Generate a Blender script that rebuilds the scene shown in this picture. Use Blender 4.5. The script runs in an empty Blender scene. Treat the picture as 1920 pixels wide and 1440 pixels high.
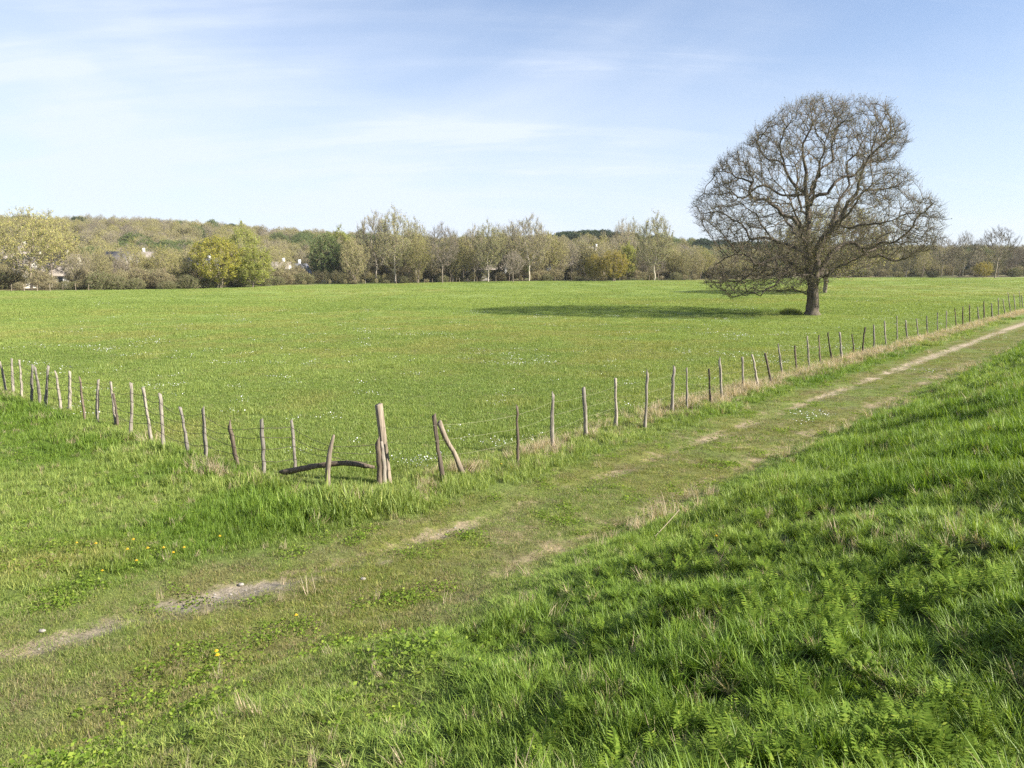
import bpy, math, random
import numpy as np
from mathutils import Vector

SC = bpy.context.scene
COL = SC.collection
RNG = np.random.default_rng(7)
random.seed(7)

# ------------------------------------------------------------------ camera, world, sun, exposure
CZ = 4.3                                   # eye height above the meadow
cam = bpy.data.cameras.new('camera'); cam.lens = 27.0; cam.sensor_width = 36.0
cam.clip_start = 0.05; cam.clip_end = 9000
camo = bpy.data.objects.new('camera', cam); COL.objects.link(camo)
PITCH = math.atan(217/1440)
camo.location = (0, 0, CZ); camo.rotation_euler = (math.pi/2 - PITCH, 0, 0)
SC.camera = camo

SUN_DIR = Vector((0.80, -0.25, 0.52)).normalized()      # towards the sun
sl = bpy.data.lights.new('sun', 'SUN'); sl.energy = 5.0; sl.angle = math.radians(0.5); sl.color = (1.0, 0.94, 0.84)
so = bpy.data.objects.new('sun', sl); COL.objects.link(so)
so.rotation_euler = SUN_DIR.to_track_quat('Z', 'Y').to_euler()

W = bpy.data.worlds.new('World'); SC.world = W; W.use_nodes = True
def build_world():
    nt = W.node_tree; N = nt.nodes; L = nt.links
    for n in list(N): N.remove(n)
    out = N.new('ShaderNodeOutputWorld'); bg = N.new('ShaderNodeBackground')
    sky = N.new('ShaderNodeTexSky'); sky.sky_type = 'NISHITA'; sky.sun_disc = False
    sky.sun_elevation = math.asin(SUN_DIR.z)
    sky.sun_rotation = math.atan2(SUN_DIR.x, SUN_DIR.y)
    sky.air_density = 1.0; sky.dust_density = 0.6; sky.ozone_density = 2.0; sky.altitude = 100
    tc = N.new('ShaderNodeTexCoord')
    sep = N.new('ShaderNodeSeparateXYZ'); L.new(tc.outputs['Generated'], sep.inputs[0])
    zc = N.new('ShaderNodeMath'); zc.operation = 'MAXIMUM'; L.new(sep.outputs[2], zc.inputs[0]); zc.inputs[1].default_value = 0.0
    za = N.new('ShaderNodeMath'); za.operation = 'ADD'; L.new(zc.outputs[0], za.inputs[0]); za.inputs[1].default_value = 0.24
    def div(o):
        d = N.new('ShaderNodeMath'); d.operation = 'DIVIDE'; L.new(o, d.inputs[0]); L.new(za.outputs[0], d.inputs[1]); return d.outputs[0]
    cmb = N.new('ShaderNodeCombineXYZ'); L.new(div(sep.outputs[0]), cmb.inputs[0]); L.new(div(sep.outputs[1]), cmb.inputs[1])
    def noise(scale, detail, rough, dist, rot, st, off=(0, 0, 0)):
        mp = N.new('ShaderNodeMapping'); L.new(cmb.outputs[0], mp.inputs[0])
        mp.inputs['Rotation'].default_value = (0, 0, math.radians(rot)); mp.inputs['Scale'].default_value = (st[0], st[1], 1); mp.inputs['Location'].default_value = off
        n = N.new('ShaderNodeTexNoise'); L.new(mp.outputs[0], n.inputs['Vector'])
        n.inputs['Scale'].default_value = scale; n.inputs['Detail'].default_value = detail; n.inputs['Roughness'].default_value = rough; n.inputs['Distortion'].default_value = dist
        return n.outputs['Fac']
    def rng(o, a, b, c=0.0, d=1.0):
        m = N.new('ShaderNodeMapRange'); m.interpolation_type = 'SMOOTHSTEP'; L.new(o, m.inputs[0])
        m.inputs[1].default_value = a; m.inputs[2].default_value = b; m.inputs[3].default_value = c; m.inputs[4].default_value = d; return m.outputs[0]
    def mul(a, b, op='MULTIPLY', clamp=False):
        m = N.new('ShaderNodeMath'); m.operation = op; m.use_clamp = clamp
        for i, v in enumerate((a, b)):
            if isinstance(v, (int, float)): m.inputs[i].default_value = v
            else: L.new(v, m.inputs[i])
        return m.outputs[0]
    big = rng(noise(0.55, 5, 0.55, 0.6, 20, (1.0, 0.6), (1.3, 0.4, 0)), 0.36, 0.66)
    wisp = rng(noise(1.6, 9, 0.62, 1.3, 62, (0.45, 1.6), (3.1, 1.7, 0)), 0.42, 0.78)
    streak = rng(noise(2.2, 7, 0.6, 0.5, -48, (0.25, 2.2), (0.7, 5.2, 0)), 0.50, 0.80)
    # more veil low in the sky and towards the left
    low = rng(sep.outputs[2], 0.36, 0.05, 0.0, 1.0)
    left = rng(sep.outputs[0], 0.15, -0.55, 0.0, 1.0)
    veil = mul(mul(low, 0.52), mul(left, 0.19), 'ADD')
    c = mul(veil, mul(big, 0.40), 'ADD')
    c = mul(c, mul(mul(wisp, big), 0.62), 'ADD')
    c = mul(c, mul(streak, 0.20), 'ADD')
    c = mul(c, 0.05, 'ADD')
    c = mul(c, 0.92, 'MINIMUM', True)
    tint = N.new('ShaderNodeMix'); tint.data_type = 'RGBA'; tint.blend_type = 'MULTIPLY'; tint.inputs[0].default_value = 1.0
    L.new(sky.outputs[0], tint.inputs[6]); tint.inputs[7].default_value = (1.30, 1.36, 1.52, 1)
    mix = N.new('ShaderNodeMix'); mix.data_type = 'RGBA'; L.new(c, mix.inputs[0])
    L.new(tint.outputs[2], mix.inputs[6]); mix.inputs[7].default_value = (7.1, 7.8, 9.0, 1)
    L.new(mix.outputs[2], bg.inputs[0]); bg.inputs[1].default_value = 0.0465
    L.new(bg.outputs[0], out.inputs[0])
build_world()
SC.view_settings.view_transform = 'Standard'; SC.view_settings.look = 'None'
SC.view_settings.exposure = 1.42; SC.view_settings.gamma = 1.0
SC.cycles.max_bounces = 6; SC.cycles.diffuse_bounces = 3; SC.cycles.transmission_bounces = 3; SC.cycles.glossy_bounces = 2
SC.cycles.use_denoising = False
SC.cycles.sample_clamp_indirect = 6

# ------------------------------------------------------------------ helpers
def tag(o, label=None, cat=None, group=None, kind=None):
    if label: o['label'] = label
    if cat: o['category'] = cat
    if group: o['group'] = group
    if kind: o['kind'] = kind
    return o
def empty(name, loc=(0, 0, 0), rz=0):
    o = bpy.data.objects.new(name, None); COL.objects.link(o); o.location = loc; o.rotation_euler = (0, 0, rz)
    o.empty_display_size = 0.3
    return o
def mesh_np(name, V, faces_list, mat, smooth=False):
    """faces_list: list of int arrays (n,k)"""
    V = np.asarray(V, dtype=np.float32)
    me = bpy.data.meshes.new(name)
    me.vertices.add(len(V)); me.vertices.foreach_set('co', V.ravel())
    faces_list = [np.asarray(f, dtype=np.int32) for f in faces_list if len(f)]
    loops = np.concatenate([f.ravel() for f in faces_list])
    tot = np.concatenate([np.full(len(f), f.shape[1], dtype=np.int32) for f in faces_list])
    start = np.concatenate([[0], np.cumsum(tot)[:-1]]).astype(np.int32)
    me.loops.add(len(loops)); me.loops.foreach_set('vertex_index', loops)
    me.polygons.add(len(tot)); me.polygons.foreach_set('loop_start', start); me.polygons.foreach_set('loop_total', tot)
    if smooth: me.polygons.foreach_set('use_smooth', np.ones(len(tot), dtype=bool))
    me.update(calc_edges=True)
    for m in (mat if isinstance(mat, (list, tuple)) else [mat]):
        if m is not None: me.materials.append(m)
    return me
def obj(name, me, parent=None, loc=None, link=True):
    o = bpy.data.objects.new(name, me)
    if link: COL.objects.link(o)
    if parent: o.parent = parent
    if loc is not None: o.location = loc
    return o
def norm(v): return v/np.maximum(np.linalg.norm(v, axis=-1, keepdims=True), 1e-9)

def _hash(ix, iy, seed):
    h = (ix.astype(np.int64)*374761393 + iy.astype(np.int64)*668265263 + seed*2147483647) & 0xFFFFFFFF
    h = ((h ^ (h >> 13))*1274126177) & 0xFFFFFFFF
    return ((h ^ (h >> 16)) & 0xFFFFFF)/float(0xFFFFFF)
def vnoise(x, y, scale, seed=0, octs=1):
    x = np.asarray(x, float); y = np.asarray(y, float); out = 0; amp = 1.0; tot = 0
    for k in range(octs):
        a = x/scale; b = y/scale; ix = np.floor(a); iy = np.floor(b); fx = a-ix; fy = b-iy
        fx = fx*fx*(3-2*fx); fy = fy*fy*(3-2*fy)
        s = seed+k*17
        v = (_hash(ix, iy, s)*(1-fx)+_hash(ix+1, iy, s)*fx)*(1-fy)+(_hash(ix, iy+1, s)*(1-fx)+_hash(ix+1, iy+1, s)*fx)*fy
        out = out+v*amp; tot += amp; amp *= 0.5; scale = scale/2.0
    return out/tot
def sstep(a, b, x):
    t = np.clip((x-a)/(b-a), 0, 1); return t*t*(3-2*t)

# ------------------------------------------------------------------ the lie of the land
def latS(x, y):
    return -0.76*x+0.65*y, 0.65*x+0.76*y
def bend(s): return 0.85*sstep(9.5, 1.0, s)
_pt = np.array([(-60, 0.1), (-12, 0.1), (-5.5, 3.30), (-2.0, 3.27), (-1.2, 3.08), (5.6, 0.50), (6.1, 0.38), (6.9, 0.33), (9.0, 0.30), (10.0, 0.24), (11.5, 0.08), (14, 0.0), (80, 0.0)])
_px = np.linspace(-60, 80, 5601); _pz = np.interp(_px, _pt[:, 0], _pt[:, 1])
_k = np.hanning(25); _k /= _k.sum(); _pz = np.convolve(np.pad(_pz, 12, mode='edge'), _k, 'valid')
RUT1, RUT2 = 8.08, 6.15
def yb_of(u):            # distance at which the meadow ends, by direction
    return np.interp(u, [-0.9, -0.6, -0.45, -0.25, -0.05, 0.15, 0.4, 0.9], [138, 143, 152, 190, 212, 218, 228, 240])
def zb_of(u):
    return np.interp(u, [-0.9, -0.6, -0.4, -0.05, 0.2, 0.45, 0.7], [0.0, 0.05, 0.2, 0.5, 0.95, 1.45, 1.7])
def height(x, y):
    x = np.asarray(x, float); y = np.asarray(y, float)
    lat, s = latS(x, y); lb = lat-bend(s)*sstep(3, 6, lat)
    z = np.interp(lb, _px, _pz)
    dist = np.hypot(x, y)
    # wheel ruts
    for r, w, d in ((RUT1, 0.24, 0.06), (RUT2, 0.24, 0.05)):
        z = z-d*np.exp(-((lb-r)/w)**2)*sstep(-2, 3, s)
    # tussocks on the bank, lumps elsewhere
    slope = sstep(6.0, 5.0, lb)*sstep(-3, -1, lb)
    near = sstep(70, 25, dist)
    z = z+slope*near*((0.46-0.20*sstep(7, 13, s))*(vnoise(x, y, 2.3, 3, 2)-0.5)*sstep(5.6, 4.2, lb)+0.1*(vnoise(x, y, 1.1, 4, 2)-0.5)+0.16*(vnoise(x, y, 0.7, 5)-0.5))
    z = z+slope*(-0.10)*sstep(0.62, 0.8, vnoise(x, y, 1.2, 9))
    verge = sstep(8.8, 9.6, lb)*sstep(13.5, 11.5, lb)
    z = z+verge*near*0.16*(vnoise(x, y, 0.9, 11, 2)-0.4)
    z = z-0.24*np.exp(-((x+3.75)**2/0.9+(y-13.75)**2/0.35))
    trk = sstep(5.8, 6.2, lb)*sstep(9.4, 8.8, lb)
    z = z+trk*near*0.05*(vnoise(x, y, 0.5, 21, 2)-0.5)
    left = sstep(9.0, 10.5, lb)*sstep(9.5, 7.5, s)
    z = z+left*near*(0.14*(vnoise(x, y, 1.4, 31, 2)-0.5)+0.10)
    # soft rolls of the meadow
    fld = sstep(12, 18, lat)*sstep(8.0, 14, s)
    z = z+fld*0.45*(vnoise(x, y*1.4, 34, 41, 2)-0.5)*sstep(10, 45, dist)
    z = z+fld*0.05*(vnoise(x, y, 3.1, 43, 2)-0.5)
    yy = np.maximum(y, 1.0); u = np.clip(x/yy, -0.95, 0.95); b = yb_of(u)
    z = z+fld*zb_of(u)*sstep(0.25, 1.0, y/b)
    return z
def ray(px, py):
    u = (px-960)/1440; v = (720-py)/1440; cp, sp = math.cos(PITCH), math.sin(PITCH)
    return np.array([u, cp+v*sp, -sp+v*cp])
def ground_hit(px, py, lift=0.0):
    d = ray(px, py); t = 3.0
    for i in range(6000):
        q = d*t
        if CZ+q[2] <= float(height(q[0], q[1]))+lift: break
        t += 0.02+t*0.002
    return np.array([q[0], q[1], float(height(q[0], q[1]))])

# ------------------------------------------------------------------ colours of the sward (real surface colours)
def lerp(a, b, t): return a*(1-t[..., None])+b*t[..., None]
C_FIELD = np.array([0.234, 0.296, 0.076]); C_FIELD2 = np.array([0.190, 0.256, 0.062]); C_YEL = np.array([0.285, 0.272, 0.088])
C_LUSH = np.array([0.140, 0.228, 0.030]); C_LUSH2 = np.array([0.205, 0.292, 0.056])
C_TRK = np.array([0.212, 0.228, 0.060]); C_BROWN = np.array([0.230, 0.185, 0.110]); C_DRY = np.array([0.42, 0.34, 0.22])
C_SAND = np.array([0.35, 0.29, 0.205]); C_GREY = np.array([0.230, 0.200, 0.155])
def zones(x, y):
    lat, s = latS(x, y); lb = lat-bend(s)*sstep(3, 6, lat)
    Z = {}
    Z['lb'] = lb; Z['s'] = s; Z['lat'] = lat
    nl = sstep(8.5, 4.0, s); ln = lb+(0.35+1.3*nl)*(vnoise(x, y, 0.9, 51, 2)-0.5)
    Z['slope'] = sstep(6.15-0.9*nl, 5.55-2.4*nl, ln)
    Z['tall'] = sstep(6.2-1.3*nl, 4.4-1.9*nl, ln)
    Z['verge'] = sstep(8.7, 9.3, lb+0.5*(vnoise(x, y, 0.8, 52)-0.5))*sstep(12.0, 11.2, lb)*sstep(7.0, 8.6, s)
    Z['left'] = sstep(8.8, 9.8, lb)*sstep(8.9, 8.1, s)
    Z['field'] = sstep(11.3, 12.2, lat)*sstep(8.2, 9.2, s)
    Z['track'] = np.clip(1-Z['slope']-np.maximum.reduce([Z['verge'], Z['left'], Z['field']]), 0, 1)
    n = vnoise(x, y, 1.3, 53, 3)
    far = sstep(24, 44, s)
    def rut(r, w): return np.exp(-((lb-r)/w)**2)
    r1 = (0.92+0.08*far)*rut(RUT1, 0.24+0.10*far)*np.maximum.reduce([sstep(0.46, 0.60, n+0.14*sstep(14, 30, s)), far, 0.46*np.ones_like(n)])
    r2 = 1.0*sstep(4, 10, s)*rut(RUT2+0.15, 0.30)*np.maximum(sstep(0.46, 0.62, vnoise(x, y, 1.1, 54, 3)), 0.46)*(1-0.5*far)
    g = np.exp(-((lb-8.0)/0.42)**2)*np.exp(-((s-4.6)/2.0)**2)*sstep(0.25, 0.50, vnoise(x, y, 0.7, 57, 2))
    blot = sstep(0.64, 0.74, vnoise(x, y, 1.0, 55, 3))*0.45*Z['track']*sstep(40, 14, s)
    Z['bare'] = np.clip(np.maximum.reduce([r1, r2*0.9, blot, g]), 0, 1)*sstep(-3, 1, s)
    Z['gravel'] = g
    Z['sand'] = np.clip(r1*sstep(5, 9, s), 0, 1)
    dryline = np.exp(-((lb-10.75)/0.75)**2)*sstep(13, 21, s)*sstep(0.12, 0.45, vnoise(x, y, 1.5, 56, 2)+0.1)
    dl2 = np.exp(-((s-7.9)/0.5)**2)*sstep(10.5, 11.5, lat)*sstep(0.42, 0.7, vnoise(x, y, 1.1, 58, 2))*0.7
    dl3 = np.exp(-((lb-10.5)/0.6)**2)*sstep(8.3, 9, s)*sstep(0.45, 0.7, vnoise(x, y, 0.8, 59, 2))*0.9*sstep(20, 15, s)
    foot = np.exp(-((lb-5.6)/0.35)**2)*sstep(0.50, 0.70, vnoise(x, y, 0.8, 60, 2))*0.5*sstep(5, 10, s)
    Z['dry'] = np.clip(np.maximum.reduce([dryline, dl2, dl3, foot]), 0, 1)
    yy = np.maximum(y, 1.0); b = yb_of(np.clip(x/yy, -0.95, 0.95))
    Z['beyond'] = sstep(0.0, 3.0, y-b+2.0*(vnoise(x, y, 6, 61)-0.5))
    return Z
def sward_colour(x, y, Z):
    one = np.ones(np.shape(x))
    a = vnoise(x, y, 9.0, 71, 3); b2 = vnoise(x, y, 2.2, 72, 2); c = vnoise(x, y*1.6, 26, 73, 2)
    fld = lerp(C_FIELD*one[..., None], C_FIELD2*one[..., None], np.clip((a-0.5)*2.2+0.5, 0, 1))
    fld = lerp(fld, C_YEL*one[..., None], 0.50*sstep(0.50, 0.72, b2*0.5+c*0.5))
    lush = lerp(C_LUSH*one[..., None], C_LUSH2*one[..., None], np.clip((b2-0.5)*2+0.5, 0, 1))
    trk = lerp(C_TRK*one[..., None], C_FIELD*0.85*one[..., None], 0.7*sstep(0.50, 0.64, vnoise(x, y, 1.6, 74, 2)))
    trk = lerp(trk, C_BROWN*one[..., None], 0.38*sstep(0.50, 0.68, vnoise(x, y, 0.8, 75, 3)))
    lef = lerp(lush*0.92, C_FIELD*one[..., None], sstep(0.42, 0.62, b2)*0.7)
    lef = lerp(lef, C_YEL*one[..., None]*0.95, 0.8*np.exp(-((Z['lb']-10.8-0.12*(4-Z['s']))/0.9)**2)*sstep(5.2, 3.6, Z['s']))
    vrg = lerp(lush*0.95, C_FIELD*one[..., None], sstep(0.5, 0.7, a))
    col = fld
    col = lerp(col, trk, Z['track']); col = lerp(col, lef, Z['left']); col = lerp(col, vrg, Z['verge'])
    col = lerp(col, lush, Z['slope'])
    return col

# ------------------------------------------------------------------ material helpers
def newmat(name):
    m = bpy.data.materials.new(name); m.use_nodes = True
    nt = m.node_tree
    for n in list(nt.nodes): nt.nodes.remove(n)
    return m, nt.nodes, nt.links
def nnode(N, L, kind, **kw):
    n = N.new(kind)
    return n
def mk_noise(N, L, vec, scale, detail=4, rough=0.6, dist=0.0, st=None):
    if st is not None:
        mp = N.new('ShaderNodeMapping'); L.new(vec, mp.inputs[0]); mp.inputs['Scale'].default_value = st; vec = mp.outputs[0]
    n = N.new('ShaderNodeTexNoise'); L.new(vec, n.inputs['Vector']); n.inputs['Scale'].default_value = scale
    n.inputs['Detail'].default_value = detail; n.inputs['Roughness'].default_value = rough; n.inputs['Distortion'].default_value = dist
    return n.outputs['Fac']
def mk_ramp(N, L, fac, stops):
    r = N.new('ShaderNodeValToRGB'); L.new(fac, r.inputs[0]); e = r.color_ramp.elements
    while len(e) < len(stops): e.new(0.5)
    for i, (p, c) in enumerate(stops):
        e[i].position = p; e[i].color = (c[0], c[1], c[2], 1)
    return r.outputs[0]
def mk_mix(N, L, fac, a, b, blend='MIX'):
    m = N.new('ShaderNodeMix'); m.data_type = 'RGBA'; m.blend_type = blend
    for i, v in ((0, fac), (6, a), (7, b)):
        if isinstance(v, (int, float)): m.inputs[i].default_value = v
        elif isinstance(v, (tuple, list)): m.inputs[i].default_value = (v[0], v[1], v[2], 1)
        else: L.new(v, m.inputs[i])
    return m.outputs[2]
def mk_bump(N, L, h, strength, dist):
    b = N.new('ShaderNodeBump'); L.new(h, b.inputs['Height']); b.inputs['Strength'].default_value = strength; b.inputs['Distance'].default_value = dist
    return b.outputs[0]

def mat_ground():
    m, N, L = newmat('soil_and_turf')
    out = N.new('ShaderNodeOutputMaterial'); p = N.new('ShaderNodeBsdfPrincipled'); L.new(p.outputs[0], out.inputs[0])
    p.inputs['Roughness'].default_value = 0.95; p.inputs['Specular IOR Level'].default_value = 0.15
    at = N.new('ShaderNodeAttribute'); at.attribute_name = 'tint'
    geo = N.new('ShaderNodeNewGeometry'); pos = geo.outputs['Position']
    n1 = mk_noise(N, L, pos, 7.0, 8, 0.72)
    n2 = mk_noise(N, L, pos, 0.9, 6, 0.65)
    n3 = mk_noise(N, L, pos, 38.0, 3, 0.6)
    v = mk_ramp(N, L, n1, [(0.30, (0.55, 0.55, 0.52)), (0.52, (1.0, 1.0, 1.0)), (0.72, (1.42, 1.35, 1.25))])
    v2 = mk_ramp(N, L, n2, [(0.32, (0.82, 0.86, 0.84)), (0.68, (1.16, 1.12, 1.15))])
    v3 = mk_ramp(N, L, n3, [(0.30, (0.70, 0.70, 0.70)), (0.70, (1.25, 1.25, 1.25))])
    so_ = N.new('ShaderNodeAttribute'); so_.attribute_name = 'soil'
    n4 = mk_noise(N, L, pos, 3.2, 9, 0.78)
    ad = N.new('ShaderNodeMath'); ad.operation = 'MULTIPLY_ADD'; L.new(n4, ad.inputs[0]); ad.inputs[1].default_value = 2.3; ad.inputs[2].default_value = -1.42
    a2 = N.new('ShaderNodeMath'); a2.operation = 'ADD'; L.new(ad.outputs[0], a2.inputs[0]); L.new(so_.outputs['Alpha'], a2.inputs[1])
    fac = N.new('ShaderNodeMapRange'); L.new(a2.outputs[0], fac.inputs[0]); fac.inputs[1].default_value = 0.02; fac.inputs[2].default_value = 0.36
    gt = N.new('ShaderNodeMath'); gt.operation = 'MULTIPLY'; gt.use_clamp = True; L.new(so_.outputs['Alpha'], gt.inputs[0]); gt.inputs[1].default_value = 6.0
    fm = N.new('ShaderNodeMath'); fm.operation = 'MULTIPLY'; L.new(fac.outputs[0], fm.inputs[0]); L.new(gt.outputs[0], fm.inputs[1])
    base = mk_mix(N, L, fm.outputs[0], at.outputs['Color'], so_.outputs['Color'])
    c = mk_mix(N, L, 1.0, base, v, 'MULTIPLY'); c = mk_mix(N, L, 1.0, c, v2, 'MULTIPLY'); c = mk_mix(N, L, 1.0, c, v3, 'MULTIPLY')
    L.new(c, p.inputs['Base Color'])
    L.new(mk_bump(N, L, n1, 0.8, 0.05), p.inputs['Normal'])
    return m
def mat_blade(name, base=None, var=0.35, trans=0.33, rough=0.5, spec=0.22, attr='tint'):
    """grass or leaf: colour from the point it grows on, partly translucent"""
    m, N, L = newmat(name)
    out = N.new('ShaderNodeOutputMaterial')
    if base is None:
        at = N.new('ShaderNodeAttribute'); at.attribute_type = 'INSTANCER'; at.attribute_name = attr; col = at.outputs['Color']
    else:
        rgb = N.new('ShaderNodeRGB'); rgb.outputs[0].default_value = (*base, 1); col = rgb.outputs[0]
    geo = N.new('ShaderNodeNewGeometry')
    rnd = geo.outputs['Random Per Island']
    r = mk_ramp(N, L, rnd, [(0.0, (1-var, 1-var*0.8, 1-var)), (0.5, (1, 1, 1)), (0.9, (1+var*0.8, 1+var*0.55, 1+var*0.6)), (1.0, (1+var*2.4, 1+var*1.3, 1+var*1.8))])
    col = mk_mix(N, L, 1.0, col, r, 'MULTIPLY')
    p = N.new('ShaderNodeBsdfPrincipled'); L.new(col, p.inputs['Base Color']); p.inputs['Roughness'].default_value = rough; p.inputs['Specular IOR Level'].default_value = spec
    t = N.new('ShaderNodeBsdfTranslucent')
    tcol = mk_mix(N, L, 1.0, col, (1.25, 1.25, 0.55), 'MULTIPLY'); L.new(tcol, t.inputs[0])
    ms = N.new('ShaderNodeMixShader'); ms.inputs[0].default_value = trans
    L.new(p.outputs[0], ms.inputs[1]); L.new(t.outputs[0], ms.inputs[2]); L.new(ms.outputs[0], out.inputs[0])
    return m
def mat_bark(name, dark, light, scale=6.0, st=(1, 1, 0.25), bump=0.6, bd=0.03, moss=None):
    m, N, L = newmat(name)
    out = N.new('ShaderNodeOutputMaterial'); p = N.new('ShaderNodeBsdfPrincipled'); L.new(p.outputs[0], out.inputs[0])
    p.inputs['Roughness'].default_value = 0.9; p.inputs['Specular IOR Level'].default_value = 0.2
    tc = N.new('ShaderNodeTexCoord'); o = tc.outputs['Object']
    n1 = mk_noise(N, L, o, scale, 7, 0.65, 0.4, st)
    n2 = mk_noise(N, L, o, scale*0.22, 4, 0.6)
    c = mk_ramp(N, L, n1, [(0.28, dark), (0.62, light)])
    c = mk_mix(N, L, 0.35, c, mk_ramp(N, L, n2, [(0.3, (0.7, 0.7, 0.7)), (0.7, (1.2, 1.2, 1.2))]), 'MULTIPLY')
    if moss:
        c = mk_mix(N, L, mk_ramp(N, L, mk_noise(N, L, o, scale*0.5, 5, 0.6), [(0.52, (0, 0, 0)), (0.68, (0.7, 0.7, 0.7))]), c, moss)
    oi = N.new('ShaderNodeObjectInfo')
    c = mk_mix(N, L, 1.0, c, mk_ramp(N, L, oi.outputs['Random'], [(0.0, (0.72, 0.72, 0.74)), (1.0, (1.2, 1.17, 1.12))]), 'MULTIPLY')
    L.new(c, p.inputs['Base Color']); L.new(mk_bump(N, L, n1, bump, bd), p.inputs['Normal'])
    return m
def mat_plain(name, col, rough=0.85, scale=5.0, amt=0.25, bump=0.2, metallic=0.0):
    m, N, L = newmat(name)
    out = N.new('ShaderNodeOutputMaterial'); p = N.new('ShaderNodeBsdfPrincipled'); L.new(p.outputs[0], out.inputs[0])
    p.inputs['Roughness'].default_value = rough; p.inputs['Metallic'].default_value = metallic
    tc = N.new('ShaderNodeTexCoord'); n = mk_noise(N, L, tc.outputs['Object'], scale, 5, 0.65)
    r = mk_ramp(N, L, n, [(0.3, tuple(c*(1-amt) for c in col)), (0.7, tuple(min(1, c*(1+amt)) for c in col))])
    L.new(r, p.inputs['Base Color']); L.new(mk_bump(N, L, n, bump, 0.02), p.inputs['Normal'])
    return m

M_GROUND = mat_ground()
M_GRASS = mat_blade('grass_blade')
M_LUSH = mat_blade('lush_blade', trans=0.28, rough=0.46, spec=0.22, var=0.42)
M_DRY = mat_blade('dry_straw', base=(0.44, 0.37, 0.25), var=0.3, trans=0.25, rough=0.6, spec=0.3)
M_HERB = mat_blade('herb_leaf', base=(0.165, 0.245, 0.036), var=0.4, trans=0.45, rough=0.6, spec=0.08)
M_WHITE = mat_plain('white_petals', (0.62, 0.63, 0.60), 0.6, 20, 0.05, 0)
M_YELLOW = mat_plain('yellow_petals', (0.80, 0.55, 0.03), 0.6, 20, 0.1, 0)
M_STONE = mat_plain('pale_stone', (0.27, 0.245, 0.21), 0.9, 40, 0.35, 0.5)

# ------------------------------------------------------------------ ground sheet
def sinh_axis(lo, hi, n, k):
    a = np.linspace(math.asinh(lo/k), math.asinh(hi/k), n); return np.sinh(a)*k
def build_ground():
    xs = sinh_axis(-2600, 2600, 760, 7.0); ys = sinh_axis(-30, 3600, 720, 6.0)
    X, Y = np.meshgrid(xs, ys); nx, ny = len(xs), len(ys)
    x = X.ravel(); y = Y.ravel(); z = height(x, y)
    V = np.stack([x, y, z], 1)
    i = np.arange(ny-1)[:, None]*nx+np.arange(nx-1)[None, :]; i = i.ravel()
    F = np.stack([i, i+1, i+nx+1, i+nx], 1)
    me = mesh_np('ground', V, [F], M_GROUND, True)
    Z = zones(x, y); col = sward_colour(x, y, Z)
    d = np.hypot(x, y)
    under = lerp(col*0.55, col*0.92, sstep(20, 90, d)); under = lerp(under, col*0.66, Z['track'])       # turf colour darkened to stand for shade between the modelled blades
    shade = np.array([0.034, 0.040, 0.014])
    under = lerp(under, shade*np.ones_like(under), 0.65*Z['slope']*sstep(60, 20, d))  # dark gaps between bank blades: shade mixed into the ground colour
    soil = lerp(C_BROWN*1.15*np.ones_like(under), C_SAND*np.ones_like(under), np.clip(Z['sand']*1.2, 0, 1)*(0.20+0.80*sstep(16, 34, Z['s'])))
    soil = lerp(soil, C_GREY*np.ones_like(under), np.clip(Z['gravel']*1.2, 0, 1))
    under = lerp(under, C_DRY*0.6*np.ones_like(under), Z['dry']*0.7)
    litter = lerp(np.array([0.17, 0.135, 0.075])*np.ones_like(under), np.array([0.12, 0.14, 0.045])*np.ones_like(under), sstep(0.45, 0.6, vnoise(x, y, 14, 81, 3)))
    under = lerp(under, litter, Z['beyond'])
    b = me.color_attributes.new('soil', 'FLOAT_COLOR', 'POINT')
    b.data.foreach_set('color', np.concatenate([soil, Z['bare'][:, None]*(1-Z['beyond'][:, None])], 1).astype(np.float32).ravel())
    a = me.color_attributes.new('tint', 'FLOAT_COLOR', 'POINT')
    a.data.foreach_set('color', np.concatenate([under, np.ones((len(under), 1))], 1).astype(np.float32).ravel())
    o = obj('ground', me); tag(o, 'open meadow, farm track and grassy embankment', 'ground', kind='structure')
build_ground()

# hill behind the treeline: ridge height by direction
RIDGE = 500.0
def hill_row(u): return np.interp(u, [-1.2, -0.62, -0.42, -0.25, -0.05, 0.12, 0.26, 0.4, 0.65, 1.0], [438, 438, 443, 463, 474, 463, 482, 487, 489, 487])
def hill_h(x, y):
    u = np.clip(x/np.maximum(y, 1), -1.3, 1.3)
    top = CZ+(503-hill_row(u))/1440*RIDGE
    near = np.interp(u, [-0.6, -0.2, 0.2, 0.6], [235, 270, 290, 300])
    z = top*sstep(0, 1, (y-near)/(RIDGE-near))-1.2*sstep(near+25, near-5, y)
    z = z+2.2*(vnoise(x, y, 60, 91, 3)-0.5)*sstep(near, near+80, y)
    return z+np.maximum(0, (y-RIDGE))*0.004
def build_hill():
    xs = np.linspace(-1300, 1300, 260); ys = np.linspace(225, 1500, 150)
    X, Y = np.meshgrid(xs, ys); x = X.ravel(); y = Y.ravel()
    z = hill_h(x, y)
    z = np.where(y > 900, z*sstep(1500, 900, y)-0.5, z)
    nx, ny = len(xs), len(ys); i = (np.arange(ny-1)[:, None]*nx+np.arange(nx-1)[None, :]).ravel()
    me = mesh_np('hill', np.stack([x, y, z], 1), [np.stack([i, i+1, i+nx+1, i+nx], 1)], M_HILL, True)
    tag(obj('hill', me), 'low wooded hill behind the valley', 'hill', kind='structure')
M_HILL = mat_plain('leaf_litter_slope', (0.085, 0.075, 0.042), 0.95, 0.12, 0.35, 0)
build_hill()

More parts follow.
